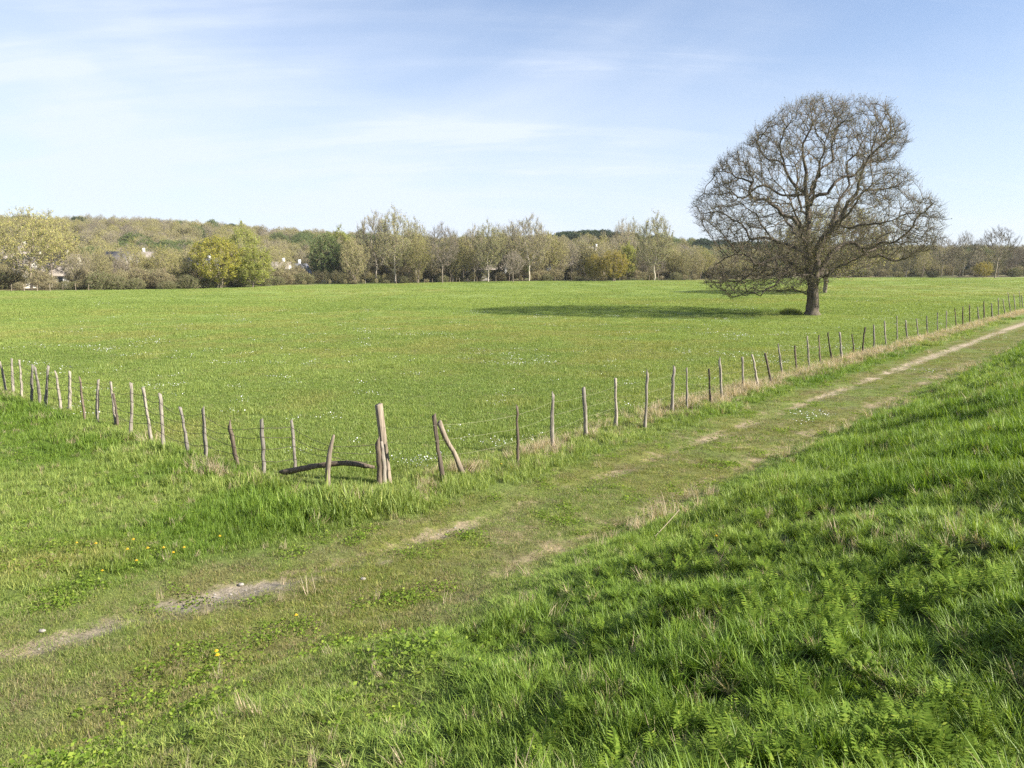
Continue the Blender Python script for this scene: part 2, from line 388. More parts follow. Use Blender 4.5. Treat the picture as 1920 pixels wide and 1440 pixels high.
# ------------------------------------------------------------------ instanced ground cover (nobody could count it)
def blades(n, rad, h0, h1, w, segs=2, lean=0.35, curl=0.6, rng=RNG, comb=(0, 0), tip=0.1):
    """a tuft of separate tapered ribbons"""
    a = rng.uniform(0, 2*math.pi, n); r = rad*np.sqrt(rng.uniform(0, 1, n))
    bx, by = r*np.cos(a), r*np.sin(a)
    H = rng.uniform(h0, h1, n); yaw = rng.uniform(0, 2*math.pi, n)
    ln = rng.normal(0, lean, n); cu = rng.uniform(0.1, curl, n)
    wd = w*rng.uniform(0.6, 1.3, n)
    dirx, diry = np.cos(yaw), np.sin(yaw)
    V = []; F = []; k = segs+1
    ts = np.linspace(0, 1, k)
    P = np.zeros((n, k, 2, 3))
    for j, t in enumerate(ts):
        bendx = (np.abs(ln)*t+cu*t*t*0.6)*H
        cx = bx+dirx*bendx+comb[0]*t*t*H; cy = by+diry*bendx+comb[1]*t*t*H
        cz = H*(t-0.28*cu*t*t)
        ww = wd*(1-t**1.6*(1-tip))*0.5
        tw = yaw+math.pi/2+0.5*t
        P[:, j, 0] = np.stack([cx-np.cos(tw)*ww, cy-np.sin(tw)*ww, cz], 1)
        P[:, j, 1] = np.stack([cx+np.cos(tw)*ww, cy+np.sin(tw)*ww, cz], 1)
    P[:, 0, :, 2] -= 0.02
    V = P.reshape(-1, 3)
    base = np.arange(n)[:, None]*(2*k)+np.arange(segs)[None, :]*2; base = base.ravel()
    F = np.stack([base, base+1, base+3, base+2], 1)
    return V, F
def leaf_quads(pos, size, rng=RNG, flat=0.0, aspect=1.5):
    """small diamond leaves scattered at pos"""
    n = len(pos); size = np.broadcast_to(size, (n,))
    d = norm(rng.normal(size=(n, 3))*np.array([1, 1, 1-flat])); e = norm(np.cross(d, norm(rng.normal(size=(n, 3)))))
    a = d*size[:, None]*0.5*aspect; b = e*size[:, None]*0.35
    V = np.stack([pos-a, pos+b, pos+a, pos-b], 1).reshape(-1, 3)
    F = np.arange(n*4).reshape(n, 4)
    return V, F
def combine(parts):
    V = []; F = []; o = 0
    for v, f in parts:
        V.append(v); F.append(f+o); o += len(v)
    return np.concatenate(V), F
def fern_leaf(length, rng, n=9):
    """pinnate leaf: arching midrib with paired toothed leaflets"""
    V = []; F = []; c = 0
    yaw = rng.uniform(0, 2*math.pi); dx, dy = math.cos(yaw), math.sin(yaw); px, py = -dy, dx
    el = rng.uniform(1.05, 1.5)
    def mid(t): 
        r = length*t; up = r*math.sin(el)-0.22*length*t*t
        return np.array([dx*r*math.cos(el)+dx*0.1*t*t*length, dy*r*math.cos(el)+dy*0.1*t*t*length, up])
    w = 0.0025
    for j in range(n):
        t0, t1 = j/n, (j+1)/n; a, b = mid(t0), mid(t1); s = np.array([px, py, 0])*w
        V += [a-s, a+s, b+s, b-s]; F.append([c, c+1, c+2, c+3]); c += 4
        if j < 2: continue
        ll = length*0.24*math.sin(math.pi*min(1, (t0*0.85+0.12)))
        for sd in (-1, 1):
            d = np.array([px*sd+dx*0.7, py*sd+dy*0.7, rng.uniform(-0.1, 0.35)]); d /= np.linalg.norm(d)
            q = np.array([dx, dy, 0.2])*ll*0.20
            m2 = a+d*ll*0.5
            V += [a, m2-q, a+d*ll, m2+q]; F.append([c, c+1, c+2, c+3]); c += 4
    return np.array(V), np.array(F)
def proto_coll(name, meshes):
    c = bpy.data.collections.new(name)
    for i, me in enumerate(meshes):
        o = bpy.data.objects.new(name+'_%02d' % i, me); c.objects.link(o)
    return c
def scatter(name, coll, P, rot, scale, idx, tint, label, cat):
    me = bpy.data.meshes.new(name); n = len(P)
    me.vertices.add(n); me.vertices.foreach_set('co', np.asarray(P, np.float32).ravel())
    def at(nm, ty, data, key='value'):
        a = me.attributes.new(nm, ty, 'POINT'); a.data.foreach_set(key, data)
    at('rot', 'FLOAT_VECTOR', np.asarray(rot, np.float32).ravel(), 'vector')
    at('scl', 'FLOAT_VECTOR', np.asarray(scale, np.float32).ravel(), 'vector')
    at('idx', 'INT', np.asarray(idx, np.int32))
    at('tint', 'FLOAT_COLOR', np.concatenate([tint, np.ones((n, 1))], 1).astype(np.float32).ravel(), 'color')
    o = obj(name, me)
    g = bpy.data.node_groups.new(name, 'GeometryNodeTree')
    g.interface.new_socket('Geometry', in_out='INPUT', socket_type='NodeSocketGeometry'); g.interface.new_socket('Geometry', in_out='OUTPUT', socket_type='NodeSocketGeometry')
    N = g.nodes; L = g.links
    gi = N.new('NodeGroupInput'); go = N.new('NodeGroupOutput'); ip = N.new('GeometryNodeInstanceOnPoints'); ci = N.new('GeometryNodeCollectionInfo')
    ci.inputs['Collection'].default_value = coll; ci.inputs['Separate Children'].default_value = True; ci.inputs['Reset Children'].default_value = True
    mp = N.new('GeometryNodeMeshToPoints'); L.new(gi.outputs[0], mp.inputs['Mesh']); L.new(mp.outputs[0], ip.inputs['Points'])
    L.new(ci.outputs[0], ip.inputs['Instance']); ip.inputs['Pick Instance'].default_value = True
    for nm, ty, sk in (('idx', 'INT', 'Instance Index'), ('rot', 'FLOAT_VECTOR', 'Rotation'), ('scl', 'FLOAT_VECTOR', 'Scale')):
        a = N.new('GeometryNodeInputNamedAttribute'); a.data_type = ty; a.inputs['Name'].default_value = nm
        if sk == 'Rotation':
            e = N.new('FunctionNodeEulerToRotation'); L.new(a.outputs['Attribute'], e.inputs[0]); L.new(e.outputs[0], ip.inputs[sk])
        else: L.new(a.outputs['Attribute'], ip.inputs[sk])
    L.new(ip.outputs[0], go.inputs[0])
    md = o.modifiers.new('scatter', 'NODES'); md.node_group = g
    tag(o, label, cat, kind='stuff')
    return o
def polar(n, d0, d1, p, az=46):
    """random ground points with density falling as distance**-p"""
    q = 2-p; u = RNG.uniform(0, 1, n)
    d = (d0**q+u*(d1**q-d0**q))**(1/q) if abs(q) > 1e-6 else d0*(d1/d0)**u
    a = RNG.uniform(-math.radians(az), math.radians(az), n)
    return d*np.sin(a), d*np.cos(a), d
def put(name, coll, nproto, x, y, d, hs, tint, label, cat, tilt=0.12, wide=None, sink=0.0):
    n = len(x); z = height(x, y)-sink
    rot = np.stack([RNG.normal(0, tilt, n), RNG.normal(0, tilt, n), RNG.uniform(0, 6.283, n)], 1)
    w = hs if wide is None else wide
    scatter(name, coll, np.stack([x, y, z], 1), rot, np.stack([w, w, hs], 1), RNG.integers(0, nproto, n), tint, label, cat)
QUALITY = 1.0
def build_grass():
    r = np.random.default_rng(11)
    def mk(nm, k, mat, *a, **kw):
        ms = []
        for i in range(k):
            v, f = blades(*a, rng=r, **kw); ms.append(mesh_np('%s%d' % (nm, i), v, [f], mat))
        return proto_coll(nm, ms)
    tall_near = mk('tall_grass_tuft', 7, M_LUSH, 34, 0.085, 0.45, 1.0, 0.030, segs=4, lean=0.22, curl=0.95)   # unit height, scaled
    tall_mid = mk('grass_tuft', 5, M_GRASS, 30, 0.55, 0.5, 1.0, 0.055, segs=2, lean=0.25, curl=0.8)
    short_near = mk('turf_tuft', 5, M_GRASS, 46, 1.8, 0.3, 1.0, 0.075, segs=2, lean=0.5, curl=1.0)
    field_mid = mk('meadow_turf', 4, M_GRASS, 90, 4.5, 0.4, 1.0, 0.16, segs=1, lean=0.35, curl=0.7)
    field_far = mk('meadow_turf_far', 3, M_GRASS, 120, 9.0, 0.5, 1.0, 0.32, segs=1, lean=0.3, curl=0.5)
    straw = mk('straw_tuft', 4, M_DRY, 26, 0.22, 0.4, 1.0, 0.016, segs=3, lean=0.18, curl=0.6)

    # ---- the bank, near
    x, y, d = polar(int(20000*QUALITY), 1.3, 12, 1.15)
    Z = zones(x, y); keep = RNG.uniform(0, 1, len(x)) < Z['slope']*(0.55+0.75*vnoise(x, y, 0.5, 101))
    x, y, d = x[keep], y[keep], d[keep]; Z = zones(x, y)
    h = (0.08+0.16*vnoise(x, y, 0.6, 102, 2)**1.3+0.17*sstep(0.55, 0.8, vnoise(x, y, 1.7, 103)))*RNG.uniform(0.7, 1.25, len(x))*(0.25+0.75*Z['tall'])
    h = h*np.interp(d, [1, 5, 12], [1.0, 1.0, 0.85])
    c = sward_colour(x, y, Z)*RNG.uniform(0.82, 1.2, (len(x), 1)); c = lerp(c, C_DRY*np.ones_like(c)*0.9, (RNG.uniform(0, 1, len(x)) < 0.035)*0.7)
    put('bank_grass', tall_near, 7, x, y, d, h, c, 'long lush grass on the near embankment', 'grass', 0.16, wide=np.maximum(h, 0.2))
    # ---- the bank beyond, verge and left triangle: mid tufts
    x, y, d = polar(int(82000*QUALITY), 4.5, 75, 1.35)
    Z = zones(x, y)
    w = np.clip(Z['slope']*(d > 9)+Z['verge']+Z['left'], 0, 1)
    keep = RNG.uniform(0, 1, len(x)) < w*(0.6+0.6*vnoise(x, y, 0.7, 105))
    x, y, d = x[keep], y[keep], d[keep]; Z = zones(x, y)
    near_fence = np.exp(-((Z['s']-7.7)/0.9)**2)*sstep(10, 11, Z['lat'])
    corner = np.exp(-((Z['s']-7.3)/1.3)**2)*np.exp(-((Z['lb']-10.3)/1.2)**2)
    h = Z['slope']*0.21*(0.25+0.75*Z['tall'])+Z['verge']*0.19+Z['left']*(0.07+0.06*sstep(1.5, 5.5, Z['s'])+0.15*near_fence+0.25*corner)
    h = h*(0.55+0.9*vnoise(x, y, 1.1, 106, 2))*RNG.uniform(0.75, 1.2, len(x))
    c = sward_colour(x, y, Z)*RNG.uniform(0.82, 1.2, (len(x), 1)); c = lerp(c, C_DRY*np.ones_like(c)*0.75, (RNG.uniform(0, 1, len(x)) < 0.03+0.55*Z['dry'])*0.8)
    put('verge_grass', tall_mid, 5, x, y, d, h, c, 'knee high grass on the bank, verge and fence corner', 'grass', 0.14, wide=np.maximum(h, 0.15)*np.interp(d, [5, 40, 75], [0.75, 1.5, 2.2]))
    # ---- short turf on track and between
    x, y, d = polar(int(95000*QUALITY), 4.5, 60, 1.3)
    Z = zones(x, y)
    w = np.clip(Z['track']+(1-Z['tall'])*Z['slope']+0.8*Z['left']+0.4*Z['verge']+Z['field'], 0, 1)*(1-0.80*sstep(0.35, 0.9, Z['bare']))
    keep = RNG.uniform(0, 1, len(x)) < w*(0.45+0.9*vnoise(x, y, 0.6, 108, 2))
    x, y, d = x[keep], y[keep], d[keep]; Z = zones(x, y)
    h = (0.028+0.030*vnoise(x, y, 0.8, 109, 2)+0.02*Z['left']+0.02*Z['field'])*RNG.uniform(0.7, 1.4, len(x))
    c = sward_colour(x, y, Z)*RNG.uniform(0.70, 1.30, (len(x), 1)); c = lerp(c, C_DRY*np.ones_like(c)*0.62, (RNG.uniform(0, 1, len(x)) < 0.14+0.14*Z['track'])*0.7); c = lerp(c, C_LUSH*np.ones_like(c)*1.1, (RNG.uniform(0, 1, len(x)) < 0.22)*0.7)
    put('track_turf', short_near, 5, x, y, d, h, c, 'short trodden turf on the farm track', 'grass', 0.1, wide=np.interp(d, [5, 20, 60], [0.055, 0.085, 0.15]))
    # ---- meadow
    x, y, d = polar(int(42000*QUALITY), 12, 110, 1.25, 44)
    Z = zones(x, y); keep = (RNG.uniform(0, 1, len(x)) < Z['field']*(1-Z['beyond'])); x, y, d = x[keep], y[keep], d[keep]; Z = zones(x, y)
    h = (0.055+0.05*vnoise(x, y, 2.5, 111, 2)+0.10*sstep(0.70, 0.82, vnoise(x, y, 1.6, 112)))*RNG.uniform(0.7, 1.3, len(x))
    c = sward_colour(x, y, Z)*RNG.uniform(0.86, 1.16, (len(x), 1))
    put('meadow_grass', field_mid, 4, x, y, d, h, c, 'short grazed grass of the open meadow', 'grass', 0.05, wide=np.interp(d, [12, 40, 110], [0.085, 0.12, 0.2]))
    x, y, d = polar(int(9000*QUALITY), 16, 190, 1.1, 43)
    Z = zones(x, y); keep = RNG.uniform(0, 1, len(x)) < Z['field']*(1-Z['beyond'])*(0.03+0.75*sstep(0.60, 0.74, vnoise(x, y*1.5, 7, 141, 3))+0.3*sstep(0.1, 0.5, x/np.maximum(y, 1))*sstep(0.5, 0.62, vnoise(x, y*2, 9, 142, 2))); x, y, d = x[keep], y[keep], d[keep]; Z = zones(x, y)
    c = sward_colour(x, y, Z)*RNG.uniform(0.68, 1.0, (len(x), 1)); h = RNG.uniform(0.07, 0.16, len(x))
    put('meadow_tussocks', tall_mid, 5, x, y, d, h, c, 'darker tussocks standing out of the grazed meadow', 'grass', 0.1, wide=h*np.interp(d, [16, 60, 190], [1.5, 2.6, 5.0]))
    x, y, d = polar(int(26000*QUALITY), 80, 260, 1.2, 42)
    Z = zones(x, y); keep = (RNG.uniform(0, 1, len(x)) < Z['field']*(1-Z['beyond'])); x, y, d = x[keep], y[keep], d[keep]; Z = zones(x, y)
    h = (0.06+0.10*vnoise(x, y, 5, 113, 2)**2)*RNG.uniform(0.7, 1.4, len(x))
    c = sward_colour(x, y, Z)*RNG.uniform(0.88, 1.14, (len(x), 1))
    put('far_meadow_grass', field_far, 3, x, y, d, h, c, 'distant sunlit grass at the far side of the meadow', 'grass', 0.04, wide=np.full(len(x), 0.16))
    # ---- dry straw
    x, y, d = polar(int(120000*QUALITY), 3, 100, 1.0)
    Z = zones(x, y); w = Z['dry']*1.0+0.03*Z['slope']+0.012*Z['left']+0.008*Z['track']
    keep = RNG.uniform(0, 1, len(x)) < w*(0.5+0.7*vnoise(x, y, 0.8, 115)); x, y, d = x[keep], y[keep], d[keep]; Z = zones(x, y)
    h = (0.22+0.20*vnoise(x, y, 0.9, 116))*RNG.uniform(0.6, 1.3, len(x))*(0.6+0.4*np.clip(Z['dry']*2, 0, 1))
    put('dry_grass', straw, 4, x, y, d, h, np.ones((len(x), 3)), 'bleached dry grass along the fence line', 'dry grass', 0.22, wide=h*np.interp(d, [5, 60], [1.0, 2.4]))
    # ---- feathery herbs in the foreground bank
    hm = []
    for i in range(5):
        ps = [fern_leaf(r.uniform(0.55, 1.0), r, 11) for k in range(9)]
        v, f = combine(ps); hm.append(mesh_np('herb%d' % i, v, f, M_HERB))
    x, y, d = polar(int(5200*QUALITY), 1.4, 13, 1.1)
    lat, s = latS(x, y); patch = sstep(0.36, 0.52, vnoise(x, y, 1.3, 120, 2))
    keep = RNG.uniform(0, 1, len(x)) < patch*sstep(4.8, 3.2, lat)*sstep(0.0, 0.28, x/np.maximum(y, .1))*np.interp(d, [2, 8, 13], [1, 0.7, 0.2]); x, y, d = x[keep], y[keep], d[keep]
    h = RNG.uniform(0.13, 0.26, len(x))
    put('leafy_herbs', proto_coll('herbs', hm), 5, x, y, d, h, np.ones((len(x), 3)), 'feathery green herb leaves among the bank grass', 'herbs', 0.2, sink=-0.03)
    # ---- broad little leaves (clover, plantain) in the turf
    cm = []
    for i in range(3):
        n = 60; a = r.uniform(0, 6.283, n); rr = np.sqrt(r.uniform(0, 1, n))
        pos = np.stack([rr*np.cos(a), rr*np.sin(a), r.uniform(0.05, 0.3, n)], 1)
        v, f = leaf_quads(pos, r.uniform(0.10, 0.22, n), r, 0.75, 1.2); cm.append(mesh_np('clover%d' % i, v, [f], M_HERB))
    x, y, d = polar(int(9000*QUALITY), 4, 34, 1.3)
    Z = zones(x, y); keep = RNG.uniform(0, 1, len(x)) < (Z['track']+Z['left']+0.5*Z['verge'])*(1-Z['bare'])*sstep(0.45, 0.7, vnoise(x, y, 0.8, 122)); x, y, d = x[keep], y[keep], d[keep]
    put('clover_patches', proto_coll('clover', cm), 3, x, y, d, RNG.uniform(0.10, 0.22, len(x)), np.ones((len(x), 3)), 'low clover and plantain leaves in the track turf', 'clover', 0.1)
    # ---- daisies
    dm = []
    for i in range(3):
        n = 16; a = r.uniform(0, 6.283, n); rr = np.sqrt(r.uniform(0, 1, n))*0.55
        V = []; F = []; c0 = 0
        for k in range(n):
            cx, cy, cz = rr[k]*math.cos(a[k]), rr[k]*math.sin(a[k]), r.uniform(0.07, 0.11); R = r.uniform(0.012, 0.020); tx, ty = r.normal(0, 0.35, 2)
            V.append((cx, cy, cz+0.003))
            for q in range(7):
                g = q/7*6.283; V.append((cx+R*math.cos(g), cy+R*math.sin(g), cz+R*(math.cos(g)*tx+math.sin(g)*ty)))
            for q in range(7): F.append((c0, c0+1+q, c0+1+(q+1) % 7))
            c0 += 8
        dm.append(mesh_np('daisy%d' % i, np.array(V), [np.array(F)], M_WHITE))
    x, y, d = polar(int(30000*QUALITY), 9, 120, 1.1, 42)
    Z = zones(x, y)
    w = Z['field']*(1-Z['beyond'])*(sstep(0.63, 0.75, vnoise(x, y*1.3, 4.5, 125, 3))*0.24+0.012)*sstep(125, 50, d)
    w = w+np.exp(-((Z['lb']-7.1)/0.35)**2)*sstep(0.62, 0.72, vnoise(x, y, 2.0, 126, 2))*0.12
    keep = RNG.uniform(0, 1, len(x)) < w; x, y, d = x[keep], y[keep], d[keep]
    put('daisies', proto_coll('daisy', dm), 3, x, y, d, np.ones(len(x)), np.ones((len(x), 3)), 'drifts of tiny white daisies in the grass', 'daisies', 0.05, wide=np.interp(d, [9, 40, 120], [0.65, 1.0, 1.9]))
    # ---- gravel in the ruts
    gm = []
    for i in range(3):
        V = []; F = []; c0 = 0
        for k in range(30):
            a = r.uniform(0, 6.283); q = math.sqrt(r.uniform())*0.5; cx, cy = q*math.cos(a), q*math.sin(a); s = r.uniform(0.006, 0.022)
            o = r.uniform(0.7, 1.3, 6)*s
            V += [(cx+o[0], cy, 0), (cx, cy+o[1], 0), (cx-o[2], cy, 0), (cx, cy-o[3], 0), (cx, cy, o[4]*0.8)]
            F += [(c0, c0+1, c0+4), (c0+1, c0+2, c0+4), (c0+2, c0+3, c0+4), (c0+3, c0, c0+4)]; c0 += 5
        gm.append(mesh_np('gravel%d' % i, np.array(V), [np.array(F)], M_STONE))
    x, y, d = polar(3600, 4.5, 40, 1.2)
    Z = zones(x, y); keep = RNG.uniform(0, 1, len(x)) < sstep(0.5, 0.9, Z['bare'])*0.5; x, y, d = x[keep], y[keep], d[keep]
    put('gravel', proto_coll('gravel', gm), 3, x, y, d, np.ones(len(x)), np.ones((len(x), 3)), 'loose grey gravel showing in the worn wheel ruts', 'gravel', 0.02)
build_grass()

def ztop(px, row, dist):
    d = ray(px, row); k = dist/d[1]; return d[0]*k, CZ+d[2]*k
# ------------------------------------------------------------------ trees: limbs grown towards scattered buds
def colonize(pos0, par0, attr, dinf, dkill, step, iters, rng, bias=(0, 0, 0), jit=0.25, maxn=20000, centre=None, out=0.0):
    pos = np.zeros((maxn, 3)); par = np.full(maxn, -1); n = len(pos0)
    pos[:n] = pos0; par[:n] = par0; nch = np.zeros(maxn, int)
    for i in range(n):
        if par[i] >= 0: nch[par[i]] += 1
    A = attr.copy(); bd = np.full(len(A), 1e9); bi = np.zeros(len(A), int)
    def upd(i0, i1):
        nonlocal bd, bi
        for a in range(0, i1-i0, 256):
            P = pos[i0+a:min(i1, i0+a+256)]
            D = ((A[:, None, :]-P[None])**2).sum(2); j = D.argmin(1); m = D[np.arange(len(A)), j]
            w = m < bd; bd[w] = m[w]; bi[w] = i0+a+j[w]
    upd(0, n)
    bias = np.array(bias, float)
    for it in range(iters):
        act = bd < dinf*dinf
        if not act.any(): break
        idx = bi[act]; dv = norm(A[act]-pos[idx])
        u, inv = np.unique(idx, return_inverse=True)
        s = np.zeros((len(u), 3)); np.add.at(s, inv, dv); s = norm(s)
        ok = nch[u] < 3; u = u[ok]; s = s[ok]
        if len(u) == 0 or n+len(u) >= maxn: break
        if centre is not None: s = s+norm(pos[u]-centre)*out
        s = norm(s+bias+rng.normal(0, jit, s.shape))
        pos[n:n+len(u)] = pos[u]+s*step; par[n:n+len(u)] = u; nch[u] += 1
        upd(n, n+len(u)); n += len(u)
        k = bd > dkill*dkill
        A = A[k]; bd = bd[k]; bi = bi[k]
        if len(A) == 0: break
    return pos[:n], par[:n]
def pipe_radii(par, tip, e=2.3, minr=None):
    n = len(par); s = np.zeros(n); r = np.zeros(n)
    for i in range(n-1, -1, -1):
        v = max(s[i], tip**e)
        if minr is not None and minr[i] > 0: v = max(v, minr[i]**e)
        r[i] = v**(1/e)
        if par[i] >= 0: s[par[i]] += v
    return r
def frames(d):
    ref = np.where(np.abs(d[:, 1:2]) < 0.9, np.array([[0, 1.0, 0]]), np.array([[1.0, 0, 0]]))
    a = norm(np.cross(ref, d)); b = np.cross(d, a); return a, b
def prisms(A, B, ra, rb, k=3):
    n = len(A); d = norm(B-A); a, b = frames(d)
    th = np.arange(k)/k*2*math.pi; c, s = np.cos(th), np.sin(th)
    ring = a[:, None, :]*c[None, :, None]+b[:, None, :]*s[None, :, None]
    V = np.concatenate([A[:, None]+ring*np.reshape(ra, (-1, 1, 1)), B[:, None]+ring*np.reshape(rb, (-1, 1, 1))], 1).reshape(-1, 3)
    o = np.arange(n)[:, None]*2*k; j = np.arange(k)[None]; j2 = (j+1) % k
    F = np.stack([o+j, o+j2, o+k+j2, o+k+j], 2).reshape(-1, 4)
    return V, F
def limb_mesh(pos, par, r, thr, k=8, rng=None, rough=0.0):
    """joined tubes for everything thicker than thr; returns V,F"""
    n = len(pos); keep = r > thr
    child = np.full(n, -1); best = np.zeros(n)
    for i in range(n):
        p = par[i]
        if p >= 0 and r[i] > best[p]: best[p] = r[i]; child[p] = i
    d = np.zeros((n, 3))
    for i in range(n):
        p = par[i]; a = pos[i]-pos[p] if p >= 0 else np.array([0, 0, 1.0])
        b = pos[child[i]]-pos[i] if child[i] >= 0 else a
        q = a/max(np.linalg.norm(a), 1e-6)+b/max(np.linalg.norm(b), 1e-6); d[i] = q
    d = norm(d); a, b = frames(d)
    th = np.arange(k)/k*2*math.pi
    ring = a[:, None]*np.cos(th)[None, :, None]+b[:, None]*np.sin(th)[None, :, None]
    rr = r[:, None]*(1+(rng.normal(0, rough, (n, k)) if rough else 0))
    V = [(pos[:, None]+ring*rr[..., None]).reshape(-1, 3)]; F = []; off = n*k
    j = np.arange(k); j2 = (j+1) % k
    for i in range(n):
        p = par[i]
        if p < 0 or not keep[i]: continue
        if child[p] == i: base = p*k
        else:
            rs = min(r[i]*1.25, r[p]*0.9); V.append(pos[p]+ring[i]*rs); base = off; off += k
        F.append(np.stack([base+j, base+j2, i*k+j2, i*k+j], 1))
    return np.concatenate(V), np.concatenate(F)
def spline(pts, step):
    P = np.array(pts, float); out = []
    Q = np.concatenate([[2*P[0]-P[1]], P, [2*P[-1]-P[-2]]])
    for i in range(1, len(Q)-2):
        n = max(1, int(round(np.linalg.norm(Q[i+1][:3]-Q[i][:3])/step)))
        for k in range(n):
            t = k/n
            out.append(0.5*((2*Q[i])+(-Q[i-1]+Q[i+1])*t+(2*Q[i-1]-5*Q[i]+4*Q[i+1]-Q[i+2])*t*t+(-Q[i-1]+3*Q[i]-3*Q[i+1]+Q[i+2])*t**3))
    out.append(P[-1]); return np.array(out)
def twigs(pos, par, r, rmax, per, L0, L1, rad, rng, up=0.25, segs=2, centre=None):
    """fine twigs off every thin node"""
    idx = np.where(r < rmax)[0]; idx = np.repeat(idx, per); idx = idx[par[idx] >= 0]
    d = norm(pos[idx]-pos[par[idx]]); n = len(idx)
    t = rng.uniform(0, 1, (n, 1)); A = pos[idx]*(1-t)+pos[par[idx]]*t
    if centre is not None: d = norm(d+norm(A-centre)*0.8)
    dr = norm(d*0.9+rng.normal(0, 0.34 if centre is not None else 0.5, (n, 3))+np.array([0, 0, up])); Ln = rng.uniform(L0, L1, n)
    parts = []; P = A; tips = []
    for s in range(segs):
        B = P+dr*(Ln/segs)[:, None]
        parts.append(prisms(P, B, np.full(n, rad*(1-0.4*s/segs)), np.full(n, rad*(1-0.4*(s+1)/segs)), 3)); tips.append(B)
        dr = norm(dr+rng.normal(0, 0.22, (n, 3))+np.array([0, 0, up*0.7])); P = B
    return parts, np.concatenate(tips), tips[-1], dr, Ln

# ---- bark and leaf materials
M_BARK = mat_bark('grey_brown_bark', (0.024, 0.019, 0.015), (0.180, 0.147, 0.115), 5.0, moss=(0.10, 0.10, 0.035))
M_BARKF = mat_bark('far_bark', (0.09, 0.075, 0.055), (0.32, 0.27, 0.21), 3.0, bump=0.2)
M_BARKP = mat_bark('pale_bark', (0.22, 0.19, 0.15), (0.50, 0.45, 0.37), 3.0, bump=0.2)
def twigmat(name, c, var=0.3): return mat_blade(name, base=c, var=var, trans=0.15, rough=0.7, spec=0.2)
M_OAKTWIG = mat_blade('oak_twig', base=(0.096, 0.080, 0.055), var=0.4, trans=0.0, rough=0.75, spec=0.25)
M_OAKBUD = twigmat('oak_bud', (0.24, 0.225, 0.09), 0.4)

